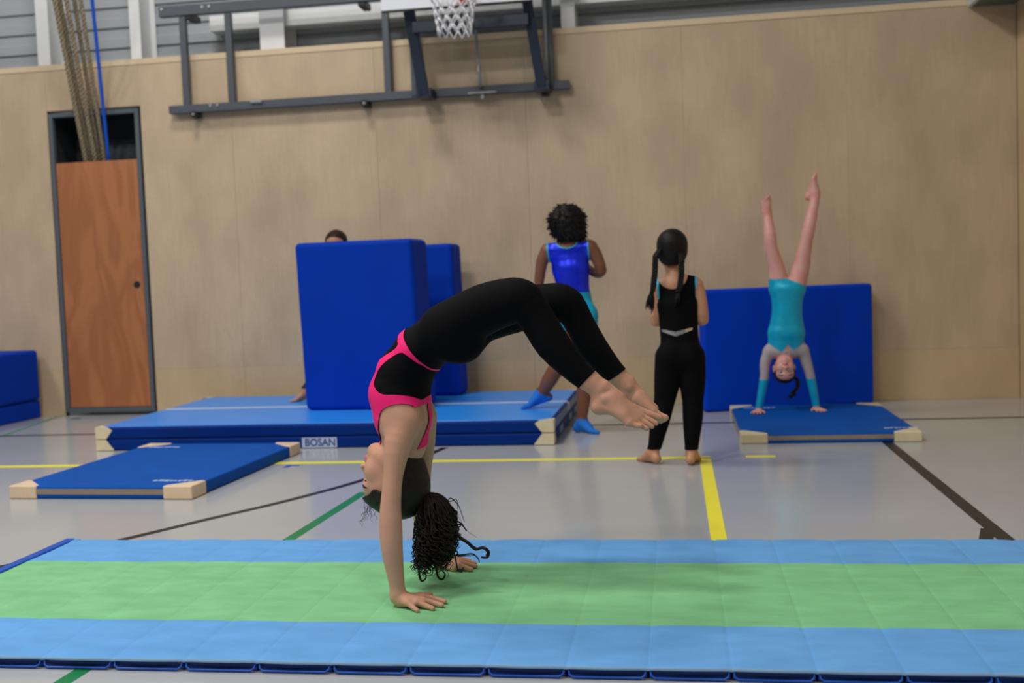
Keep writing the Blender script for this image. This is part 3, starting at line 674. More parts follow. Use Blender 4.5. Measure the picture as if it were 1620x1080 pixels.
class Head:
    def __init__(s, c, fwd, up, H):
        s.c = np.array(c, float); s.f = unit(fwd); up = np.array(up, float); s.u = unit(up-s.f*(up@s.f)); s.r = np.cross(s.f, s.u); s.H = H; s.A = np.array([s.r, s.f, s.u])
    def p(s, x, y, z): return s.c+s.H*(x*s.r+y*s.f+z*s.u)
    def loc(s, X): return (X-s.c)@s.A.T/s.H
    def add(s, B):
        H = s.H; e = lambda c, r, k=0.03, sub=False: B.ell(s.p(*c), np.array(r)*H, k*H*4, s.A, sub)
        e((0, -0.07, 0.12), (0.355, 0.42, 0.37)); e((0, 0.10, -0.13), (0.285, 0.285, 0.34))
        e((0, 0.185, 0.15), (0.27, 0.25, 0.24))
        ch = lambda pts, r, k=0.02: B.chain([s.p(*q) for q in pts], np.array(r)*H, k*H*4, 0.02*H)
        for x in (-1, 1):
            ch([(0.235*x, -0.04, -0.18), (0.17*x, 0.14, -0.33), (0, 0.25, -0.375)], [0.085, 0.085, 0.083])
            e((0.165*x, 0.24, -0.11), (0.115, 0.11, 0.12)); ch([(0.20*x, 0.30, 0.095), (0.05*x, 0.355, 0.075)], [0.04, 0.04])
        for x in (-1, 1): e((0.155*x, 0.415, 0.005), (0.085, 0.07, 0.06), 0.015, True)
        ch([(0, 0.355, 0.05), (0, 0.40, -0.07), (0, 0.432, -0.148)], [0.034, 0.036, 0.046], 0.012)
        for x in (-1, 1): e((0.052*x, 0.395, -0.165), (0.036, 0.046, 0.032), 0.006)
        for x in (-1, 1): e((0.026*x, 0.425, -0.183), (0.013, 0.016, 0.014), 0.004, True)
        ch([(-0.075, 0.345, -0.247), (0, 0.388, -0.237), (0.075, 0.345, -0.247)], [0.02, 0.028, 0.02], 0.006)
        ch([(-0.06, 0.34, -0.278), (0, 0.378, -0.284), (0.06, 0.34, -0.278)], [0.02, 0.032, 0.02], 0.006)
        for x in (-1, 1):
            ax = np.array([unit(s.r*x+s.f*0.45), unit(s.f-s.r*x*0.45), s.u]); B.ell(s.p(0.345*x, -0.05, -0.03), np.array((0.045, 0.085, 0.125))*H, 0.02*H, ax)
            B.ell(s.p(0.385*x, -0.03, -0.02), np.array((0.03, 0.05, 0.08))*H, 0.02*H, ax, True)
        return s
    def features(s, root, V, Q, N_, eyes=True, lips='lips', brow='hair_black'):
        l = s.loc(V)
        fl = np.minimum(1-((l[:, 0]/0.105)**2+((l[:, 2]+0.261)/0.050)**2), (l[:, 1]-0.25)*5); wear('lips', V, Q, N_, fl, 0.0006, lips, root)
        fb = np.minimum(1-(((np.abs(l[:, 0])-0.165)/0.105)**2+((l[:, 2]-0.105-0.03*np.abs(l[:, 0]))/0.02)**2), (l[:, 1]-0.15)*5)
        for x in (-1, 1): wear('eyebrow', V, Q, N_, np.minimum(fb, x*l[:, 0]*20), 0.0008, brow, root)
        for x in (-1, 1):
            c = s.p(0.155*x, 0.295, 0.0); e = MB().ball(c, 0.070*s.H, 16, 10).build('eye', 'eye_white', root, smooth=True)
            MB().ball(s.p(0.155*x, 0.334, -0.004), 0.036*s.H, 12, 8).build('iris', 'iris', e, smooth=True)
            arc_ = [s.p(0.155*x+0.085*math.sin(t), 0.285+0.085*math.cos(t)*0.95, 0.030-0.018*t*t) for t in np.linspace(-0.9, 0.9, 9)]
            MB().tube(arc_, 0.011*s.H, 6).build('eyelashes', brow, root, smooth=True)
HAIRLINE = [(0.40, 0.29), (0.30, 0.23), (0.21, 0.19), (0.19, 0.06), (0.165, -0.06), (0.12, -0.06), (0.06, 0.09), (-0.06, 0.10), (-0.11, -0.02), (-0.12, -0.16), (-0.16, -0.30), (-0.24, -0.42), (-0.9, -0.44), (-0.9, 0.95), (0.9, 0.95), (0.9, 0.40)]
def hair_cap(h, root, material, thick=0.035, line=HAIRLINE, vox=0.003, extra=None, wobble=0.0):
    r = h.H*0.86; B = Body(h.c-r, h.c+r, vox); H = h.H
    B.ell(h.p(0, -0.07, 0.12), np.array((0.355, 0.42, 0.37))*H+thick*H, 0.01, h.A); B.ell(h.p(0, -0.10, -0.10), np.array((0.33, 0.33, 0.33))*H+thick*H, 0.02, h.A)
    B.ell(h.p(0, 0.185, 0.15), np.array((0.27, 0.25, 0.24))*H+thick*H*0.8, 0.02, h.A)
    if extra: extra(B)
    sl, X = B.win(B.lo, B.lo+vox*(B.n-1)); l = h.loc(X.reshape(-1, 3).astype(float))
    pd = poly_sd(l[:, 1:], line)*H
    if wobble: pd = pd + 0
    g = pd.reshape(X.shape[:3]).astype(np.float32)
    F = B.F
    if wobble:
        q = X/0.02; F = F - wobble*(np.sin(q[..., 0]*1.3+np.sin(q[..., 1]))*np.sin(q[..., 1]*1.1+q[..., 2])*np.sin(q[..., 2]*1.7)).astype(np.float32)
    k = 0.004; a = F; b_ = -g[:F.shape[0], :F.shape[1], :F.shape[2]]; hh = np.maximum(k-np.abs(a-b_), 0)/k; B.F = np.maximum(a, b_)+hh*hh*k*0.25
    V, Q = B.mesh(); return mk('hair', V, Q, material, root)
def strand(P0, dirs, length, curl_r, pitch, n=36, r0=0.003, phase=0.0, droop=None):
    """a curling lock: a helix wound round a drooping line"""
    P = []; p = np.array(P0, float)
    for i in range(n):
        t = i/(n-1); d = unit(np.array(dirs(t))); p = p+d*length/(n-1)
        u = unit(np.cross(d, (0.13, 0.97, 0.2))); v = np.cross(d, u); a = phase+2*math.pi*t*length/pitch; c = curl_r*min(1, t*4)*(0.6+0.9*t)
        P.append(p+c*(math.cos(a)*u+math.sin(a)*v))
    return np.array(P), np.array([r0*(1-0.75*(i/(n-1))**3) for i in range(n)])
def hand(B, wrist, fwd, up, side, L=0.15, spread=0.16, curl=0.0, k=0.006, flat=None, rr=0.0074):
    """palm, five fingers and a thumb on the side `side`; fwd along the fingers, up = back of the hand"""
    f, n = unit(fwd), unit(up); n = unit(n-f*(n@f)); s = unit(side); s = unit(s-f*(s@f)-n*(s@n)); q = L/0.16; w = np.array(wrist, float)
    out = []
    for i, (so, ln, fa) in enumerate(((0.026, 0.066, 0.9), (0.009, 0.074, 0.3), (-0.009, 0.069, -0.35), (-0.026, 0.053, -1.0))):
        kn = w+q*(f*(0.082-0.004*abs(i-1))+s*so)
        B.chain([w+s*so*0.5*q, kn], [0.013*q, 0.0105*q], 0.012*q, 0.008)
        d = unit(f+s*fa*spread); c1 = unit(d-n*curl); c2 = unit(d-n*curl*2.2)
        m1 = kn+d*ln*0.45*q; m2 = m1+c1*ln*0.30*q; tp = m2+c2*ln*0.25*q
        B.chain([kn, m1, m2, tp], [rr*1.12*q, rr*1.02*q, rr*0.95*q, rr*0.82*q], k, 0.003)
    t0 = w+q*(f*0.022+s*0.022-n*0.002); t1 = w+q*(f*0.05+s*0.048-n*0.004); t2 = w+q*(f*0.078+s*0.058-n*0.004); B.chain([t0, t1, t2], [0.012*q, 0.0095*q, 0.0075*q], 0.008, 0.004)
def foot(B, ankle, toe, up, L, k=0.01, side=None, rr=1.0):
    """heel, arch, ball and five toes; toe = direction the toes point, up = top of the foot"""
    f = unit(toe); n = unit(up); n = unit(n-f*(n@f)); s = np.cross(f, n); sg = side; q = L/0.20*rr; a = np.array(ankle, float)
    heel = a-n*0.040*q-f*0.038*q
    B.chain([a, heel], [0.030*q, 0.025*q], 0.02, 0.012); B.chain([heel, a+f*0.04*q-n*0.048*q], [0.022*q, 0.018*q], 0.015, 0.01)
    for i, (o, ln, r1) in enumerate(((0.027, 0.040, 0.0115), (0.011, 0.036, 0.0085), (-0.002, 0.032, 0.008), (-0.014, 0.027, 0.0075), (-0.025, 0.021, 0.0075))):
        b0 = a+f*(0.090-0.008*i)*q+s*sg*o*q-n*0.052*q; B.chain([a+f*0.012*q-n*0.012*q+s*sg*o*0.35*q, b0], [0.025*q, 0.014*q], 0.016, 0.01)
        B.chain([b0, b0+f*ln*0.6*q-n*0.0*q, b0+f*ln*1.1*q-n*0.004*q], [r1*1.15*q, r1*q, r1*0.9*q], 0.006, 0.004)

# ---- 1. the gymnast turning over on the tumbling track
def rounded(poly):
    P = np.array(poly, float)
    for _ in range(2): Q_ = np.roll(P, -1, 0); P = np.stack([0.75*P+0.25*Q_, 0.25*P+0.75*Q_], 1).reshape(-1, 2)
    return P
def XZ(pts): return [(lambda p: (p[0], p[2]))(at(x, y, Y)) for x, y, Y in pts]
g = thing('person', 'person in black leggings and pink-trimmed black crop top bending over backwards on both hands', 'person', (-0.85, 3.44, TZ))
B = Body((-1.10, 3.02, 0.03), (0.02, 3.86, 1.07), 0.0034)
YC = 3.44
trunk = [(at(702, 527, YC), 0.120, 0.078), (at(664, 556, YC), 0.112, 0.079), (at(641, 590, YC), 0.112, 0.086), (at(633, 622, YC), 0.122, 0.094), (at(637, 660, YC), 0.120, 0.086), (at(636, 688, YC), 0.085, 0.066)]
LY = (0, 1, 0)
B.trunk(trunk, LY)
B.chain([at(645, 705, YC), at(642, 664, YC)], [0.050, 0.055], 0.04)
legN = ([at(706, 521, 3.37), at(766, 489, 3.355), at(812, 475, 3.35), at(828, 476, 3.35), at(850, 506, 3.35), at(875, 545, 3.345), at(913, 587, 3.34), at(947, 614, 3.34)], [0.082, 0.077, 0.069, 0.061, 0.053, 0.052, 0.038, 0.031])
legF = ([at(722, 516, 3.51), at(800, 494, 3.52), at(882, 479, 3.53), at(899, 483, 3.53), at(917, 512, 3.53), at(936, 546, 3.53), at(964, 581, 3.53), at(987, 604, 3.53)], [0.080, 0.072, 0.063, 0.053, 0.046, 0.046, 0.037, 0.030])
for l in (legN, legF): B.chain(l[0], l[1], 0.025, 0.02)
B.ell(at(728, 541, 3.375), (0.075, 0.07, 0.066), 0.03); B.ell(at(733, 536, 3.505), (0.075, 0.07, 0.066), 0.03)
armN = ([at(641, 668, 3.345), at(630, 700, 3.315), at(622, 752, 3.285), at(618, 800, 3.265), at(618, 828, 3.255), at(620, 868, 3.245), at(627, 918, 3.238), at(630, 942, 3.238)], [0.052, 0.045, 0.031, 0.0325, 0.036, 0.034, 0.025, 0.0225])
armF = ([at(666, 662, 3.535), at(668, 700, 3.57), at(667, 750, 3.60), at(666, 795, 3.63), at(672, 830, 3.65), at(684, 868, 3.67), at(690, 882, 3.675)], [0.052, 0.044, 0.032, 0.036, 0.033, 0.024, 0.022])
for l in (armN, armF): B.chain(l[0], l[1], 0.03, 0.02)
B.ell(at(632, 655, 3.36), (0.055, 0.045, 0.07), 0.04); B.ell(at(655, 650, 3.52), (0.055, 0.045, 0.07), 0.04)
def set_hand(wr, heel, rows, zk):
    fl_ = lambda q, z: flo(q[0], q[1], z)
    h0 = fl_(heel, TZ+0.019); B.chain([wr, h0+(0.012, 0, 0.004)], [0.0225, 0.020], 0.02)
    for (kn, mid, tip), rk in zip(rows, (0.0078, 0.0085, 0.0088, 0.0085)):
        K_ = fl_(kn, zk); B.chain([h0+(0.008, 0, 0.004), K_], [0.0185, 0.0125], 0.012, 0.008)
        B.chain([K_, fl_(mid, TZ+0.013), fl_(tip, TZ+0.0078)], [rk*1.2, rk*1.05, rk*0.88], 0.005, 0.003)
set_hand(armN[0][-1], (631, 950), [((645, 953), (653.5, 960.5), (660.5, 965.5)), ((659, 952), (673, 957.5), (685, 962)), ((668, 949.5), (685, 953), (699, 957)), ((669, 944), (688, 947), (703.5, 951))], TZ+0.022)
th = [flo(648, 946, TZ+0.024), flo(664, 941.5, TZ+0.016), flo(681, 940.5, TZ+0.010)]; B.chain(th, [0.013, 0.0105, 0.0088], 0.008, 0.004)
set_hand(armF[0][-1], (697, 888.5), [((727, 885), (736, 885), (743, 886)), ((729, 887.5), (742, 889), (752, 891)), ((728, 890.5), (742, 893), (752.5, 895.5)), ((724, 894), (736, 897.5), (746, 900.5))], TZ+0.024)
th = [flo(706, 893, TZ+0.022), flo(711, 897, TZ+0.014), flo(719, 900, TZ+0.010)]; B.chain(th, [0.013, 0.0105, 0.0088], 0.008, 0.004)
# near foot, seen from its outer side: heel, five metatarsals, five toes
an = at(950, 617, 3.34); B.chain([an, at(947, 641, 3.335)], [0.027, 0.025], 0.012); B.chain([at(949, 643, 3.335), at(968, 646, 3.325), at(985, 655, 3.315)], [0.024, 0.021, 0.018], 0.015)
B.chain([at(955, 614, 3.34), at(978, 629, 3.345)], [0.025, 0.021], 0.012)
for b0, m0, t0, r0 in (((1012, 650.5, 3.372), (1030, 656, 3.375), (1044, 660.5, 3.378), 0.0115), ((1012, 658, 3.352), (1028, 664, 3.352), (1038, 669.5, 3.350), 0.0088), ((1008, 662, 3.335), (1023, 669, 3.333), (1031.5, 674.5, 3.331), 0.0085), ((1002, 666, 3.32), (1015, 673, 3.317), (1023.5, 678, 3.315), 0.0082), ((995, 667.5, 3.306), (1005, 672.5, 3.303), (1013.5, 673.5, 3.302), 0.0085)):
    B.chain([at(966, 632, 3.335), at(*b0)], [0.025, 0.0150], 0.012, 0.01); B.chain([at(*b0), at(*m0), at(*t0)], [r0*1.2, r0*1.02, r0*0.9], 0.005, 0.003)
B.ell(at(956, 630, 3.314), (0.012, 0.009, 0.012), 0.012)
# far foot
af = at(990, 606, 3.53); B.chain([af, at(987, 629, 3.53)], [0.027, 0.024], 0.012); B.chain([at(994, 608, 3.53), at(1016, 631, 3.53), at(1034, 646, 3.53)], [0.025, 0.020, 0.016], 0.012)
B.ell(at(996, 612, 3.507), (0.010, 0.009, 0.010), 0.012)
for q, (dx, dy, dY) in enumerate(((0, 0, -0.030), (0, 2, -0.013), (-3, 4, 0.0), (-7, 6, 0.013), (-12, 6, 0.025))):
    r0 = (0.0115, 0.009, 0.0085, 0.008, 0.008)[q]
    B.chain([at(1010, 630, 3.53+dY*0.4), at(1033+dx, 650+dy, 3.53+dY)], [0.022, 0.0145], 0.012, 0.01); B.chain([at(1033+dx, 650+dy, 3.53+dY), at(1044+dx, 657+dy, 3.53+dY), at(1053+dx, 660.5+dy, 3.53+dY)], [r0*1.15, r0, r0*0.9], 0.005, 0.003)
hd = Head(at(622, 753, YC), (-1, 0, 0.0), (0.02, 0, -1), 0.230); hd.add(B)
B.chain([hd.p(0, -0.16, -0.30), at(646, 700, YC), at(642, 670, YC)], [0.055, 0.05, 0.055], 0.03)
V, Q = B.mesh(); N_ = vnorm(V, Q); body = mk('body', V, Q, 'skin_olive', g)
hd.features(g, V, Q, N_, brow='hair_brown')
MID = 3.44; P2 = V[:, [0, 2]]
dL = np.minimum(d_chain(V, *legN), d_chain(V, *legF)); dA = np.minimum(d_chain(V, *armN), d_chain(V, *armF)); dT = d_trunk(V, trunk, LY)
# leggings: above the waistband line, down both legs to the cuffs
NEAR, MID = 3.335, 3.44
waist_up = [(643, 514, MID), (640, 535, 3.36), (650, 554, NEAR), (664, 568, 3.35), (685, 577, MID)]
leg_poly = XZ(waist_up + [(740, 640, MID), (1100, 900, MID), (1100, 300, MID), (640, 300, MID), (632, 480, MID)])
def cuff(c, l):  # positive above the ankle cut
    a, b = np.array(l[0][-3]), np.array(c); d = unit(b-a); return (b-V)@d
cN = cuff(at(931, 597.5, 3.34), legN); cF = cuff(at(971, 596, 3.53), legF)
nearer = d_chain(V, legN[0], legN[1]) < d_chain(V, legF[0], legF[1])
f_leg = np.minimum(poly_sd(P2, leg_poly), np.where(nearer, cN, cF)); wear('leggings', V, Q, N_, f_leg, 0.0028, 'fabric_black', g)
# crop top with racer shoulders
arm_hole = XZ([(606, 704, MID), (602, 682, 3.38), (600.5, 664, 3.32), (604, 652, NEAR), (613, 642, NEAR), (630, 637, NEAR), (650, 638.5, NEAR), (660, 645, 3.36), (665, 656, MID), (666.5, 675, MID), (661, 694, MID), (651, 712, MID), (640, 760, MID), (600, 760, MID)])
top_poly = XZ([(643, 514, MID), (640, 535, 3.36), (650, 554, NEAR), (664, 568, 3.35), (685, 577, MID), (710, 590, MID), (700, 622, MID), (692, 640, MID), (692, 690, MID), (676, 703, MID), (652, 712, MID), (640, 706, MID), (612, 706, MID), (605, 701, MID), (560, 690, MID), (540, 500, MID)])
f_top = np.minimum(poly_sd(P2, top_poly), -poly_sd(P2, rounded(arm_hole))); f_top = np.minimum(f_top, 0.5); f_top = np.minimum(f_top, hd.H*0.56-np.abs(0)+0*f_top) if False else f_top
f_top = np.minimum(f_top, (np.linalg.norm(V-hd.c, axis=1)-hd.H*0.50))
zb_, xb_ = at(676, 631, MID)[2], at(650, 650, MID)[0]; ay = np.abs(V[:, 1]-YC-0.01)
zlow = at(660, 706, MID)[2]; spl = np.clip((zb_-V[:, 2])/(zb_-zlow), 0, 1)
strap = np.minimum(0.027-np.abs(ay-0.03*np.clip(spl*2-1, 0, 1)), 0.5)
f_top = np.where((V[:, 2] < zb_) & (V[:, 0] > xb_), np.minimum(f_top, np.maximum(strap, (V[:, 2]-zb_)+0.012)), f_top)
wear('crop_top', V, Q, N_, f_top, 0.0026, 'fabric_black', g)
side_black = XZ([(634, 556, NEAR), (606, 577, 3.37), (597, 597, 3.39), (597, 610, 3.38), (606, 624, NEAR), (630, 623, NEAR), (650, 627, NEAR), (664, 633, 3.36), (673, 629, MID), (690, 615, MID), (700, 590, MID), (684, 579, MID), (672, 577.5, 3.36), (660, 573, NEAR), (645, 560.5, NEAR)])
front_black = XZ([(632, 550, NEAR), (598, 571, 3.40), (587, 592, 3.44), (584.5, 622, 3.44), (585.5, 652, 3.44), (593, 677, 3.43), (606, 706, 3.43), (560, 720, MID), (540, 500, MID), (633, 500, MID), (628, 536, 3.37)])
f_pink = np.minimum(f_top, np.minimum(-poly_sd(P2, rounded(side_black)), -poly_sd(P2, rounded(front_black))))
wear('pink_trim', V, Q, N_, f_pink, 0.0042, 'fabric_pink', g)['label'] = 'bright pink trim'
band = np.minimum(poly_sd(P2, XZ([(643, 513, MID), (640, 535, 3.36), (650, 554, NEAR), (664, 568, 3.35), (687, 577, MID), (687, 581, MID), (672, 577.5, 3.35), (660, 573, NEAR), (640, 553, NEAR), (629.5, 536, 3.36), (630, 518, MID), (634, 505, MID)])), 0.5)
wear('waistband', V, Q, N_, band, 0.0050, 'fabric_pink', g)['label'] = 'bright pink waistband'
# finger and toe nails skipped in the mesh; hair
gh = [(0.47, 0.30), (0.41, 0.27), (0.33, 0.235), (0.265, 0.185), (0.232, 0.14), (0.205, 0.125), (0.165, 0.125), (0.12, 0.15), (0.0, 0.15), (-0.09, 0.03), (-0.13, -0.12), (-0.18, -0.25), (-0.24, -0.36), (-0.9, -0.40), (-0.9, 0.95), (0.9, 0.95), (0.9, 0.38)]
hair_cap(hd, g, 'hair_brown', 0.045, gh, 0.0028, lambda B_: (B_.ell(hd.p(0, -0.08, 0.245), np.array((0.36, 0.41, 0.38))*hd.H, 0.02, hd.A), B_.ell(hd.p(0, 0.185, 0.17), np.array((0.30, 0.29, 0.27))*hd.H, 0.02, hd.A)))
kn = at(682, 795, YC)
MB().tube([kn+0.021*np.array((math.cos(a)*0.3, math.sin(a), math.cos(a))) for a in np.arange(20)*2*math.pi/20], 0.007, 8, closed=True).build('hair_tie', 'hair_tie', g, smooth=True)
tail = MB()
DX = lambda t, a, b: (a*(1-t)+b*t)
for i in range(540):
    ang_ = rng.uniform(0, 2*math.pi); rad = math.sqrt(rng.uniform(0, 1)); sxx, syy = rad*math.cos(ang_), rad*math.sin(ang_)
    Lh = rng.uniform(0.15, 0.250)*(1-0.10*max(sxx, 0)); n_ = 44; t = np.linspace(0, 1, n_); d_ = t*Lh
    wide = 1-np.exp(-d_/0.040)
    cx = 0.026*wide-0.030*(d_/0.24)**2
    xo = kn[0]-0.004+0.016*sxx*(1-wide)+cx+sxx*wide*(0.074-0.010*(d_/0.24))
    yo = kn[1]+syy*(0.018+0.060*wide); zo = kn[2]+0.026*(1-sxx*0.2)*np.exp(-((d_-0.02)/0.03)**2)-d_*0.98+0.012
    cr_ = rng.uniform(0.004, 0.012)*np.minimum(1, t*3)*(0.6+0.8*t); pt_ = rng.uniform(0.05, 0.10); ph = rng.uniform(0, 6.28)+2*math.pi*d_/pt_*(0.7+0.6*t)
    wob = 0.006*np.sin(d_/rng.uniform(0.03, 0.08)+rng.uniform(0, 6))*wide
    P = np.stack([xo+cr_*np.cos(ph)+wob, yo+cr_*np.sin(ph), zo+0.4*cr_*np.sin(ph*1.1)], 1)
    P[:, 2] = np.maximum(P[:, 2], TZ+0.006); tail.tube(P, rng.uniform(0.0016, 0.0036)*(1-0.65*t**4), 4)
tail.tube([kn+(0.0, 0, 0.004), kn+(0.025, 0, -0.03), kn+(0.03, 0, -0.09), kn+(0.022, 0, -0.15), kn+(0.01, 0, -0.20)], [0.016, 0.040, 0.052, 0.046, 0.02], 10)
for i in range(26):
    a0_ = kn+np.array((rng.uniform(-0.03, 0.07), rng.uniform(-0.05, 0.05), rng.uniform(-0.20, -0.02))); P, rr_ = strand(a0_, lambda t, q=rng.uniform(-0.9, 1.2): (q, 0, -0.8+0.9*t), rng.uniform(0.03, 0.07), rng.uniform(0.004, 0.009), 0.04, 22, 0.0013, rng.uniform(0, 6)); P[:, 2] = np.maximum(P[:, 2], TZ+0.006); tail.tube(P, rr_, 4)
for pts, r0 in (([(700, 812), (716, 830), (726, 848), (740, 858), (752, 868), (764, 866), (773, 872), (771, 881), (761, 881)], 0.0065), ([(702, 815), (718, 832), (728, 850), (741, 859), (753, 867), (765, 867), (771, 873), (769, 879)], 0.005),
                ([(705, 800), (712, 788), (721, 794), (727, 803), (735, 826)], 0.0018), ([(700, 790), (712, 793), (722, 790), (724, 805)], 0.0018), ([(715, 822), (727, 826), (735, 835), (738, 840)], 0.003), ([(722, 878), (735, 877), (748, 876), (757, 884), (758, 890)], 0.003), ([(724, 880), (738, 879), (750, 878)], 0.002),
                ([(664, 836), (656, 840), (654, 848), (660, 857), (665, 858)], 0.0018), ([(716, 800), (728, 822), (740, 840), (755, 850)], 0.0009), ([(668, 850), (663, 890), (664, 912), (668, 919), (674, 913), (672, 904)], 0.004), ([(688, 860), (690, 895), (693, 912), (700, 916), (704, 908), (699, 902)], 0.004), ([(712, 850), (720, 880), (724, 900), (730, 904), (733, 897)], 0.003)):
    P = np.array([at(x, y, YC) for x, y in pts]); t = np.linspace(0, len(P)-1, 8*len(P)); i = np.clip(t.astype(int), 0, len(P)-2); u = (t-i)[:, None]
    p0_, p1_, p2_, p3_ = P[np.maximum(i-1, 0)], P[i], P[i+1], P[np.minimum(i+2, len(P)-1)]
    S_ = 0.5*(2*p1_+(p2_-p0_)*u+(2*p0_-5*p1_+4*p2_-p3_)*u*u+(3*p1_-p0_-3*p2_+p3_)*u**3); tail.tube(S_, r0*(1-0.5*np.linspace(0, 1, len(S_))**2), 6)
tl = tail.build('ponytail', 'hair_brown', g, smooth=True); tl['kind'] = 'stuff'; tl['label'] = 'long curly dark ponytail hanging to the mat'
fz = MB()
for i in range(16):
    a = hd.p(rng.uniform(-0.2, 0.2), rng.uniform(0.30, 0.40), rng.uniform(0.30, 0.42)); l_ = rng.uniform(0.03, 0.08)
    P, rr_ = strand(a, lambda t, s=rng.uniform(-0.5, 0.3): (s-0.2*(1-t), 0, -1), l_, rng.uniform(0.002, 0.005), 0.025, 24, 0.0007, rng.uniform(0, 6)); fz.tube(P, rr_, 4)
f_ = fz.build('stray_hairs', 'hair_brown', g, smooth=True); f_['kind'] = 'stuff'

# ---- 2. the girl in the shiny blue leotard, seen from behind, one foot up on the mats
YW = 7.12
fr = flo(921, 683, 0.0); frx = fr[0]
w = thing('person', 'person in shiny blue sleeveless leotard, turquoise shorts and blue socks with back turned', 'person', (frx, YW, 0))
B = Body((-1.30, 6.75, -0.01), (-0.25, 7.62, 1.56), 0.0052)
trunk = [(at(913, 500, YW), 0.115, 0.090), (at(908, 462, YW), 0.098, 0.075), (at(903, 425, YW), 0.118, 0.085), (at(900, 398, YW), 0.125, 0.066)]
LX = unit(at(935, 390, YW)-at(866, 396, YW)); B.trunk(trunk, LX, 0.03)
B.chain([at(868, 396, YW), at(900, 391, YW), at(932, 390, YW)], [0.042, 0.05, 0.042], 0.03); B.chain([at(898, 375, YW+0.02), at(900, 393, YW)], [0.045, 0.055], 0.03)
lL = ([at(899, 502, YW), at(891, 560, YW+0.03), at(884, 576, YW+0.04), at(868, 603, YW+0.07), at(856, 626, YW+0.10)], [0.082, 0.058, 0.054, 0.050, 0.033])
lR = ([at(925, 502, YW), at(926, 565, YW-0.02), at(926, 582, YW-0.02), at(924, 620, YW), at(921, 664, YW)], [0.082, 0.060, 0.052, 0.050, 0.032])
for l in (lL, lR): B.chain(l[0], l[1], 0.025, 0.02)
B.ell(at(901, 498, YW-0.045), (0.07, 0.06, 0.075), 0.03); B.ell(at(926, 497, YW-0.045), (0.07, 0.06, 0.075), 0.03)
foot(B, at(921, 666, YW)-(0, 0, 0.006), unit((0.82, -0.40, -0.02)), (0, 0, 1), 0.20, side=1)
foot(B, at(855, 627, YW+0.10)+(0, 0, 0.026), unit((-0.86, -0.12, -0.25)), (-0.4, 0, 0.9), 0.225, side=-1, rr=0.95)
aL = ([at(866, 398, YW), at(858, 412, YW), at(853, 445, YW+0.01), at(850, 480, YW+0.04)], [0.047, 0.040, 0.033, 0.026])
aR = ([at(934, 392, YW), at(942, 402, YW), at(951, 428, YW+0.01), at(940, 431, YW+0.12), at(926, 420, YW+0.20)], [0.047, 0.042, 0.036, 0.031, 0.022])
for l in (aL, aR): B.chain(l[0], l[1], 0.025, 0.02)
hand(B, aL[0][-1], (0.0, 0.15, -1), (-1, 0, 0), (0, 1, 0), 0.145, 0.12, 0.2); hand(B, aR[0][-1], (-0.7, 0.3, 0.4), (0.2, 0.9, 0.2), (0, 0.3, 1), 0.145, 0.12, 0.3)
hw = Head(at(897, 357, YW+0.02), unit((-0.18, 1, -0.06)), (0.0, 0.06, 1), 0.205); hw.add(B)
V, Q = B.mesh(); N_ = vnorm(V, Q); mk('body', V, Q, 'skin_brown', w); hw.features(w, V, Q, N_, lips='lips')
dT = np.minimum(d_trunk(V, trunk, LX), d_chain(V, [at(868, 396, YW), at(900, 391, YW), at(932, 390, YW)], [0.042, 0.05, 0.042])); dArm = np.minimum(d_chain(V, *aL), d_chain(V, *aR)); dLeg = np.minimum(d_chain(V, *lL), d_chain(V, *lR))
uu = (V-at(900, 400, YW))@LX; zz = V[:, 2]; z0 = at(900, 464, YW)[2]; zn = at(900, 388, YW)[2]
hole = 0.137-np.abs(uu-0.0) ; hole = np.maximum(hole, np.where(zz < at(900, 425, YW)[2], dArm-dT+0.0, -1))
hole = np.where(dArm-dT > 0.02, np.maximum(hole, 0.002), hole)
neck = (((uu+0.005)/0.075)**2+((zz-at(900, 378, YW)[2])/0.060)**2)-1
f_t = np.minimum(np.minimum(hole, neck*0.05), zz-(z0-0.0)); f_t = np.minimum(f_t, at(900, 384, YW)[2]-zz); f_t = np.where(V[:, 1] > YW+0.04, np.minimum(f_t, dArm-0.016), f_t); f_t = np.minimum(f_t, 0.16-np.abs(uu)); wear('leotard', V, Q, N_, f_t, 0.004, 'lycra_blue', w)
wear('neck_trim', V, Q, N_, np.minimum(f_t+0.002, 0.007-np.abs(neck*0.05-0.003)), 0.006, 'trim_turquoise', w)
wear_pair('arm_trim', V, Q, N_, np.minimum(f_t, np.minimum(0.006-np.abs(hole-0.003), zz-at(900, 430, YW)[2])), uu, 0.006, 'trim_turquoise', w)
f_s = np.minimum(np.minimum(z0+0.004-zz, zz-at(915, 520, YW)[2]), dArm-0.004); wear('shorts', V, Q, N_, f_s, 0.007, 'lycra_turquoise', w)
fs1 = np.minimum(at(921, 662, YW)[2]-zz, (at(890, 640, YW)[0] < V[:, 0]).astype(float)*0.2-0.1)
ax_ = unit(lL[0][-1]-lL[0][-2]); fs2 = np.minimum((V-at(862, 622, YW+0.09))@ax_, (at(890, 640, YW)[0] > V[:, 0]).astype(float)*0.2-0.1)
wear('sock', V, Q, N_, fs1, 0.0035, 'sock_blue', w); wear('sock', V, Q, N_, np.minimum(fs2, at(862, 606, YW)[2]-zz), 0.0035, 'sock_blue', w)
def puff(B): B.ell(hw.p(0, -0.10, 0.10), np.array((0.60, 0.56, 0.58))*hw.H, 0.03, hw.A); B.ell(hw.p(0.12, -0.22, -0.28), np.array((0.46, 0.32, 0.30))*hw.H, 0.04, hw.A); B.ell(hw.p(0.36, -0.14, -0.25), np.array((0.14, 0.2, 0.28))*hw.H, 0.03, hw.A)
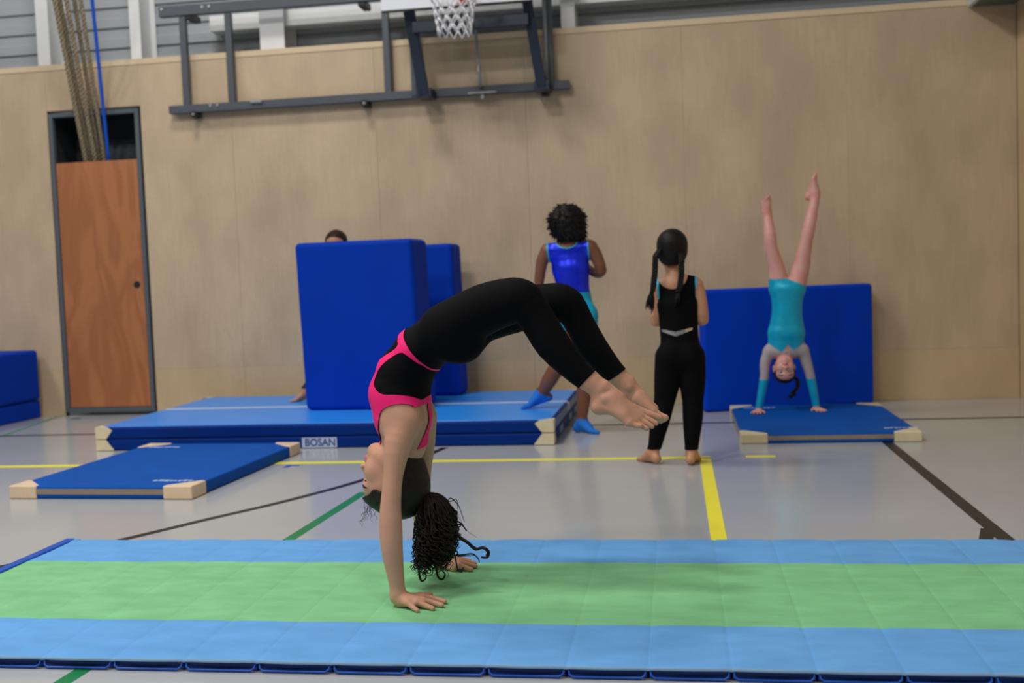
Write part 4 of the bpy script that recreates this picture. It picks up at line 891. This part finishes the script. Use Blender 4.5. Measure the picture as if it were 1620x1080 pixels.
ho = hair_cap(hw, w, 'hair_black', 0.09, [(0.38, 0.26), (0.30, 0.1), (0.18, -0.1), (0.10, -0.22), (0.02, -0.40), (-0.1, -0.5), (-0.9, -0.62), (-0.9, 0.95), (0.9, 0.95), (0.9, 0.35)], 0.0042, puff, 0.007)
hv = np.array([v.co for v in ho.data.vertices]); tf = MB()
for i in rng.choice(len(hv), 420, replace=False):
    p = hv[i]; d = unit(p-hw.c); e_ = unit(d*0.7+np.array((0, 0, -0.7))+rng.normal(0, 0.35, 3)); tf.tube([p-d*0.004, p+e_*0.010, p+e_*0.022+rng.normal(0, 0.004, 3)], [0.0045, 0.004, 0.0015], 4)
tf.build('loose_curls', 'hair_black', w, smooth=True)['kind'] = 'stuff'

# ---- 3. the girl with two braids, seen from behind
YB_ = 5.93
b = thing('person', 'person with two long dark braids in a black sleeveless catsuit standing with back turned', 'person', (-0.06, YB_, 0))
B = Body((-0.36, 5.58, -0.01), (0.26, 6.32, 1.32), 0.0046)
trunk = [(at(1077, 562, YB_), 0.106, 0.088), (at(1074, 522, YB_), 0.094, 0.072), (at(1072, 482, YB_), 0.102, 0.078), (at(1071, 455, YB_), 0.098, 0.060)]
LX = unit(at(1104, 450, YB_)-at(1038, 454, YB_)); B.trunk(trunk, LX, 0.03)
sh = [at(1045, 453, YB_), at(1070, 446, YB_), at(1098, 450, YB_)]; B.chain(sh, [0.036, 0.044, 0.036], 0.03); B.chain([at(1064, 425, YB_+0.015), at(1070, 447, YB_)], [0.040, 0.046], 0.03)
lL = ([at(1059, 565, YB_), at(1056, 600, YB_), at(1051, 634, YB_), at(1045, 660, YB_-0.02), at(1036, 706, YB_)], [0.074, 0.068, 0.053, 0.050, 0.032])
lR = ([at(1093, 565, YB_), at(1095, 600, YB_), at(1096, 634, YB_), at(1096, 660, YB_-0.02), at(1094, 708, YB_-0.03)], [0.074, 0.068, 0.053, 0.050, 0.032])
for l in (lL, lR): B.chain(l[0], l[1], 0.016, 0.02)
for x in (1062, 1091): B.ell(at(x, 563, YB_-0.045), (0.062, 0.055, 0.07), 0.03)
foot(B, at(1033, 715, YB_)+(0, 0, 0.005), unit((-0.35, 0.55, -0.03)), (0, 0, 1), 0.185, side=-1); foot(B, at(1094, 719, YB_-0.03)+(0, 0, 0.0155), unit((0.15, 0.85, -0.03)), (0, 0, 1), 0.185, side=1)
aL = ([at(1043, 455, YB_), at(1038, 470, YB_+0.01), at(1037, 508, YB_+0.02), at(1048, 500, YB_+0.13), at(1058, 490, YB_+0.19)], [0.040, 0.033, 0.029, 0.026, 0.020])
aR = ([at(1100, 452, YB_), at(1106, 466, YB_), at(1112, 505, YB_+0.01), at(1104, 500, YB_+0.13), at(1096, 490, YB_+0.19)], [0.042, 0.037, 0.031, 0.027, 0.020])
for l in (aL, aR): B.chain(l[0], l[1], 0.02, 0.02)
hand(B, aL[0][-1], (0.6, 0.4, 0.3), (0, 0.9, 0.2), (0, 0, 1), 0.13, 0.12, 0.3); hand(B, aR[0][-1], (-0.6, 0.4, 0.3), (0, 0.9, 0.2), (0, 0, 1), 0.13, 0.12, 0.3)
hb = Head(at(1064, 395, YB_+0.02), unit((0.10, 1, -0.10)), (0, 0.1, 1), 0.215); hb.add(B)
V, Q = B.mesh(); N_ = vnorm(V, Q); mk('body', V, Q, 'skin_tan', b); hb.features(b, V, Q, N_)
dT = np.minimum(d_trunk(V, trunk, LX), d_chain(V, sh, [0.036, 0.044, 0.036])); dArm = np.minimum(d_chain(V, *aL), d_chain(V, *aR)); uu = (V-at(1071, 450, YB_))@LX; zz = V[:, 2]
hole = 0.104-np.abs(uu); hole = np.where(zz < at(1070, 478, YB_)[2], np.maximum(hole, dArm-dT), hole); hole = np.where(dArm-dT > 0.02, np.maximum(hole, 0.002), hole)
neck = (((uu+0.022)/0.082)**2+((zz-at(1062, 434, YB_)[2])/0.078)**2)-1
yy = (V-at(1071, 450, YB_))[:, 1]; nf = np.where(yy > 0.03, neck*0.05+0.0, neck*0.05)
f_c = np.minimum(np.minimum(hole, nf), np.minimum(zz-at(1065, 709, YB_)[2], np.maximum(dArm-0.003, dArm-dT-0.01)))
f_c = np.minimum(f_c, np.minimum(at(1070, 431, YB_)[2]-zz, YB_+0.12-V[:, 1])); f_c = np.where(zz < at(1065, 530, YB_)[2], zz-at(1065, 709, YB_)[2], f_c); f_c = np.where((dArm < 0.004) & (zz > at(1065, 545, YB_)[2]) & (dArm < dT), np.minimum(f_c, -0.001), f_c)
wear('catsuit', V, Q, N_, f_c, 0.0045, 'fabric_black', b)
wear_pair('arm_trim', V, Q, N_, np.minimum(f_c+0.001, np.minimum(0.007-np.abs(hole-0.002), zz-at(1070, 472, YB_)[2])), uu, 0.0062, 'trim_turquoise', b)
vz = at(1069, 527, YB_)[2]
vee = np.minimum(0.009*(1-np.abs(uu+0.015)/0.10)+0.004-np.abs(zz-(vz+0.30*np.abs(uu+0.02))), np.minimum(0.078-np.abs(uu+0.012), -yy-0.02)); wear('sequin_belt', V, Q, N_, vee, 0.007, 'sequin', b)['label'] = 'silver sequin v-shaped belt'
hair_cap(hb, b, 'hair_black', 0.035, [(0.36, 0.27), (0.24, 0.15), (0.12, -0.02), (0.0, 0.0), (-0.08, -0.2), (-0.2, -0.42), (-0.9, -0.50), (-0.9, 0.95), (0.9, 0.95), (0.9, 0.35)], 0.004)
def braid(pts, r, root, mt, label=None, tail_=0.05):
    P = np.array(pts); d = np.linalg.norm(np.diff(P, axis=0), axis=1); s = np.concatenate([[0], np.cumsum(d)]); t = np.linspace(0, s[-1], 60); Cn = np.stack([np.interp(t, s, P[:, k]) for k in range(3)], 1); m = MB()
    for q in range(3):
        ph = t/(r*3.4)*2*math.pi+q*2*math.pi/3
        m.tube(Cn+np.stack([r*0.62*np.sin(ph), r*0.4*np.sin(2*ph), 0*ph], 1), r*0.62*np.where(t > s[-1]*0.93, 0.8, 1), 7)
    e = Cn[-1]; dd = unit(Cn[-1]-Cn[-6])
    for q in range(40):
        o_ = rng.normal(0, r*0.5, 3); P_ = [e+o_*0.3, e+dd*tail_*0.5+o_*1.2, e+dd*tail_*rng.uniform(0.8, 1.15)+o_*1.6]; m.tube(P_, [0.003, 0.0035, 0.0012], 5)
    o = m.build('braid', mt, root, smooth=True); o['kind'] = 'stuff'; return o
braid([at(1044, 395, YB_-0.06), at(1037, 405, YB_-0.09), at(1036, 430, YB_-0.10), at(1034, 450, YB_-0.10), at(1032, 462, YB_-0.10)], 0.014, b, 'hair_black', tail_=0.085)
braid([at(1076, 400, YB_-0.07), at(1078, 412, YB_-0.095), at(1078, 432, YB_-0.10), at(1076, 452, YB_-0.10), at(1073, 462, YB_-0.10)], 0.014, b, 'hair_black', tail_=0.06)

# ---- 4. the girl in a handstand, facing the camera
YH = 7.62
h = thing('person', 'person in turquoise leotard with sheer sleeves doing a handstand on the low mat', 'person', (0.72, YH, 0.058))
B = Body((0.30, 7.30, 0.05), (1.15, 8.02, 1.70), 0.0052)
trunk = [(at(1245, 458, YH), 0.108, 0.084), (at(1245, 492, YH), 0.094, 0.074), (at(1244, 525, YH), 0.118, 0.082), (at(1243, 552, YH), 0.116, 0.062)]
LX = (1, 0, 0); B.trunk(trunk, LX, 0.03)
sh = [at(1218, 556, YH), at(1243, 558, YH), at(1269, 555, YH)]; B.chain(sh, [0.036, 0.044, 0.036], 0.03)
lL = ([at(1233, 456, YH), at(1229, 425, YH), at(1220, 392, YH-0.02), at(1218, 372, YH-0.02), at(1214, 340, YH+0.02)], [0.068, 0.054, 0.041, 0.041, 0.028])
lR = ([at(1258, 456, YH), at(1268, 420, YH), at(1275, 384, YH-0.02), at(1280, 360, YH-0.02), at(1290, 312, YH+0.02)], [0.068, 0.056, 0.042, 0.042, 0.029])
for l in (lL, lR): B.chain(l[0], l[1], 0.016, 0.02)
foot(B, at(1213, 337, YH+0.02), unit((-0.06, -0.62, 0.55)), (0, -0.7, -0.7), 0.175, side=1); foot(B, at(1290, 307, YH+0.02), unit((0.42, -0.25, 0.85)), (0.75, -0.55, -0.45), 0.195, side=-1)
aL = ([at(1218, 556, YH), at(1211, 572, YH), at(1210, 594, YH), at(1208, 606, YH), at(1201, 645, YH)], [0.040, 0.034, 0.029, 0.028, 0.021])
aR = ([at(1269, 554, YH), at(1275, 570, YH), at(1281, 592, YH), at(1284, 606, YH), at(1291, 641, YH)], [0.040, 0.034, 0.029, 0.028, 0.021])
for l in (aL, aR): B.chain(l[0], l[1], 0.02, 0.02)
pL, pR = flo(1201, 649.5, 0.072), flo(1291, 646, 0.072)
hand(B, pL+(0, 0.03, 0), (-0.25, -1, -0.06), (0, 0, 1), (1, 0, 0), 0.14, 0.25, 0.0, rr=0.008); hand(B, pR+(0, 0.03, 0), (0.25, -1, -0.06), (0, 0, 1), (-1, 0, 0), 0.14, 0.25, 0.0, rr=0.008)
hh_ = Head(at(1241, 584, YH-0.03), unit((0.02, -1, -0.12)), (0.03, 0.1, -1), 0.195); hh_.add(B); B.chain([hh_.p(0, -0.12, -0.3), at(1243, 557, YH)], [0.042, 0.046], 0.02)
V, Q = B.mesh(); N_ = vnorm(V, Q); mk('body', V, Q, 'skin_fair', h); hh_.features(h, V, Q, N_)
dT = np.minimum(d_trunk(V, trunk, LX), d_chain(V, sh, [0.036, 0.044, 0.036])); dArm = np.minimum(d_chain(V, *aL), d_chain(V, *aR)); zz = V[:, 2]; xx = V[:, 0]
xc_ = at(1243, 550, YH)[0]; zneck = at(1243, 549, YH)[2]
hem = at(1245, 440.5, YH)[2]-0.42*np.maximum(xx-xc_-0.01, 0)-zz
zneck = at(1247, 543, YH)[2]; dia = np.abs(xx-xc_-0.01)-0.8*(zneck-zz)
headd = np.linalg.norm(V-hh_.c, axis=1)-hh_.H*0.57
shl = zz-at(1243, 547, YH)[2]+0.75*(0.085-np.abs(xx-xc_))
f_b = np.minimum(np.minimum(hem, shl), np.minimum(dia, headd)); wear('leotard', V, Q, N_, f_b, 0.004, 'lycra_turquoise', h)
f_m = np.minimum(np.minimum(np.minimum(-f_b, hem), zz-at(1243, 599, YH)[2]), np.minimum(headd, 0.08-np.minimum(dArm, 0.2)+0*zz)); f_m = np.minimum(f_m, np.maximum(0.012-dArm, np.minimum(headd-0.0, zz-at(1243, 562, YH)[2]))); wear_pair('sheer_sleeve', V, Q, N_, f_m, xx-xc_, 0.003, 'mesh_grey', h, 'sheer grey upper sleeve')
f_f = np.minimum(np.minimum(at(1243, 599, YH)[2]-zz, zz-at(1245, 643, YH)[2]), 0.014-dArm); wear_pair('forearm_sleeve', V, Q, N_, f_f, xx-xc_, 0.0035, 'lycra_turquoise', h, 'turquoise forearm sleeve')
hair_cap(hh_, h, 'hair_dark_brown', 0.03, HAIRLINE, 0.004)
braid([at(1254, 596, YH+0.06), at(1262, 600, YH+0.02), at(1262, 612, YH), at(1256, 620, YH)], 0.012, h, 'hair_dark_brown', tail_=0.04)

# ---- 5. the child hidden behind the tall block: hair and one foot show
YK = 7.93
xk = at(531, 370, YK); hp5 = thing('person', 'person hidden behind the tall foam block, only hair top and one bare foot showing', 'person', (xk[0], YK, 0.158))
B = Body((xk[0]-0.50, YK-0.32, 0.15), (xk[0]+0.36, YK+0.26, 1.52), 0.0065)
ztop = at(531, 363, YK)[2]; Hh = 0.21; hk = Head((xk[0], YK, ztop-Hh*0.54), (0.1, -1, -0.05), (0, 0, 1), Hh); hk.add(B)
q = lambda dx, dz, dy=0: np.array((xk[0]+dx, YK+dy, 0.158+dz)); hs = ztop-0.158-0.24
trunk = [(q(0.02, hs*0.48), 0.105, 0.085), (q(0.02, hs*0.64), 0.095, 0.072), (q(0.01, hs*0.82), 0.11, 0.078), (q(0, hs*0.93), 0.105, 0.06)]; B.trunk(trunk, (1, 0, 0))
B.chain([q(0, hs*1.02), q(0, hs*0.92)], [0.042, 0.05], 0.03); B.chain([q(-0.12, hs*0.92), q(0.12, hs*0.92)], [0.04, 0.04], 0.03)
ft = at(481, 623, YK)
lL = ([q(-0.04, hs*0.47), q(-0.13, hs*0.25), np.array((ft[0]+0.01, YK, 0.24))], [0.075, 0.055, 0.032]); lR = ([q(0.09, hs*0.47), q(0.10, hs*0.25), q(0.11, 0.075)], [0.075, 0.055, 0.032])
for l in (lL, lR): B.chain(l[0], l[1], 0.02, 0.02)
foot(B, lL[0][-1]+(0, 0, -0.012), (-0.9, -0.35, -0.12), (0, 0, 1), 0.18, side=-1); foot(B, lR[0][-1]-(0, 0, 0.010), (0.2, -1, -0.03), (0, 0, 1), 0.18, side=1)
aL = ([q(-0.13, hs*0.92), q(-0.19, hs*0.72, -0.04), q(-0.15, hs*0.60, -0.15)], [0.04, 0.032, 0.022]); aR = ([q(0.13, hs*0.92), q(0.20, hs*0.70, -0.04), q(0.16, hs*0.62, -0.15)], [0.04, 0.032, 0.022])
for l in (aL, aR): B.chain(l[0], l[1], 0.02, 0.02)
hand(B, aL[0][-1], (-0.2, -0.6, 0.6), (0, 1, 0.4), (1, 0, 0), 0.13, 0.15, 0.1, rr=0.009); hand(B, aR[0][-1], (0.2, -0.6, 0.6), (0, 1, 0.4), (-1, 0, 0), 0.13, 0.15, 0.1, rr=0.009)
V, Q = B.mesh(); N_ = vnorm(V, Q); mk('body', V, Q, 'skin_tan', hp5); hk.features(hp5, V, Q, N_)
dArm = np.minimum(d_chain(V, *aL), d_chain(V, *aR)); f_ = np.minimum(np.minimum(V[:, 2]-(0.158+0.10), (0.158+hs*0.95)-V[:, 2]), dArm-0.004); wear('catsuit', V, Q, N_, f_, 0.004, 'fabric_dark', hp5)
hair_cap(hk, hp5, 'hair_dark_brown', 0.05, HAIRLINE, 0.005, None, 0.002)
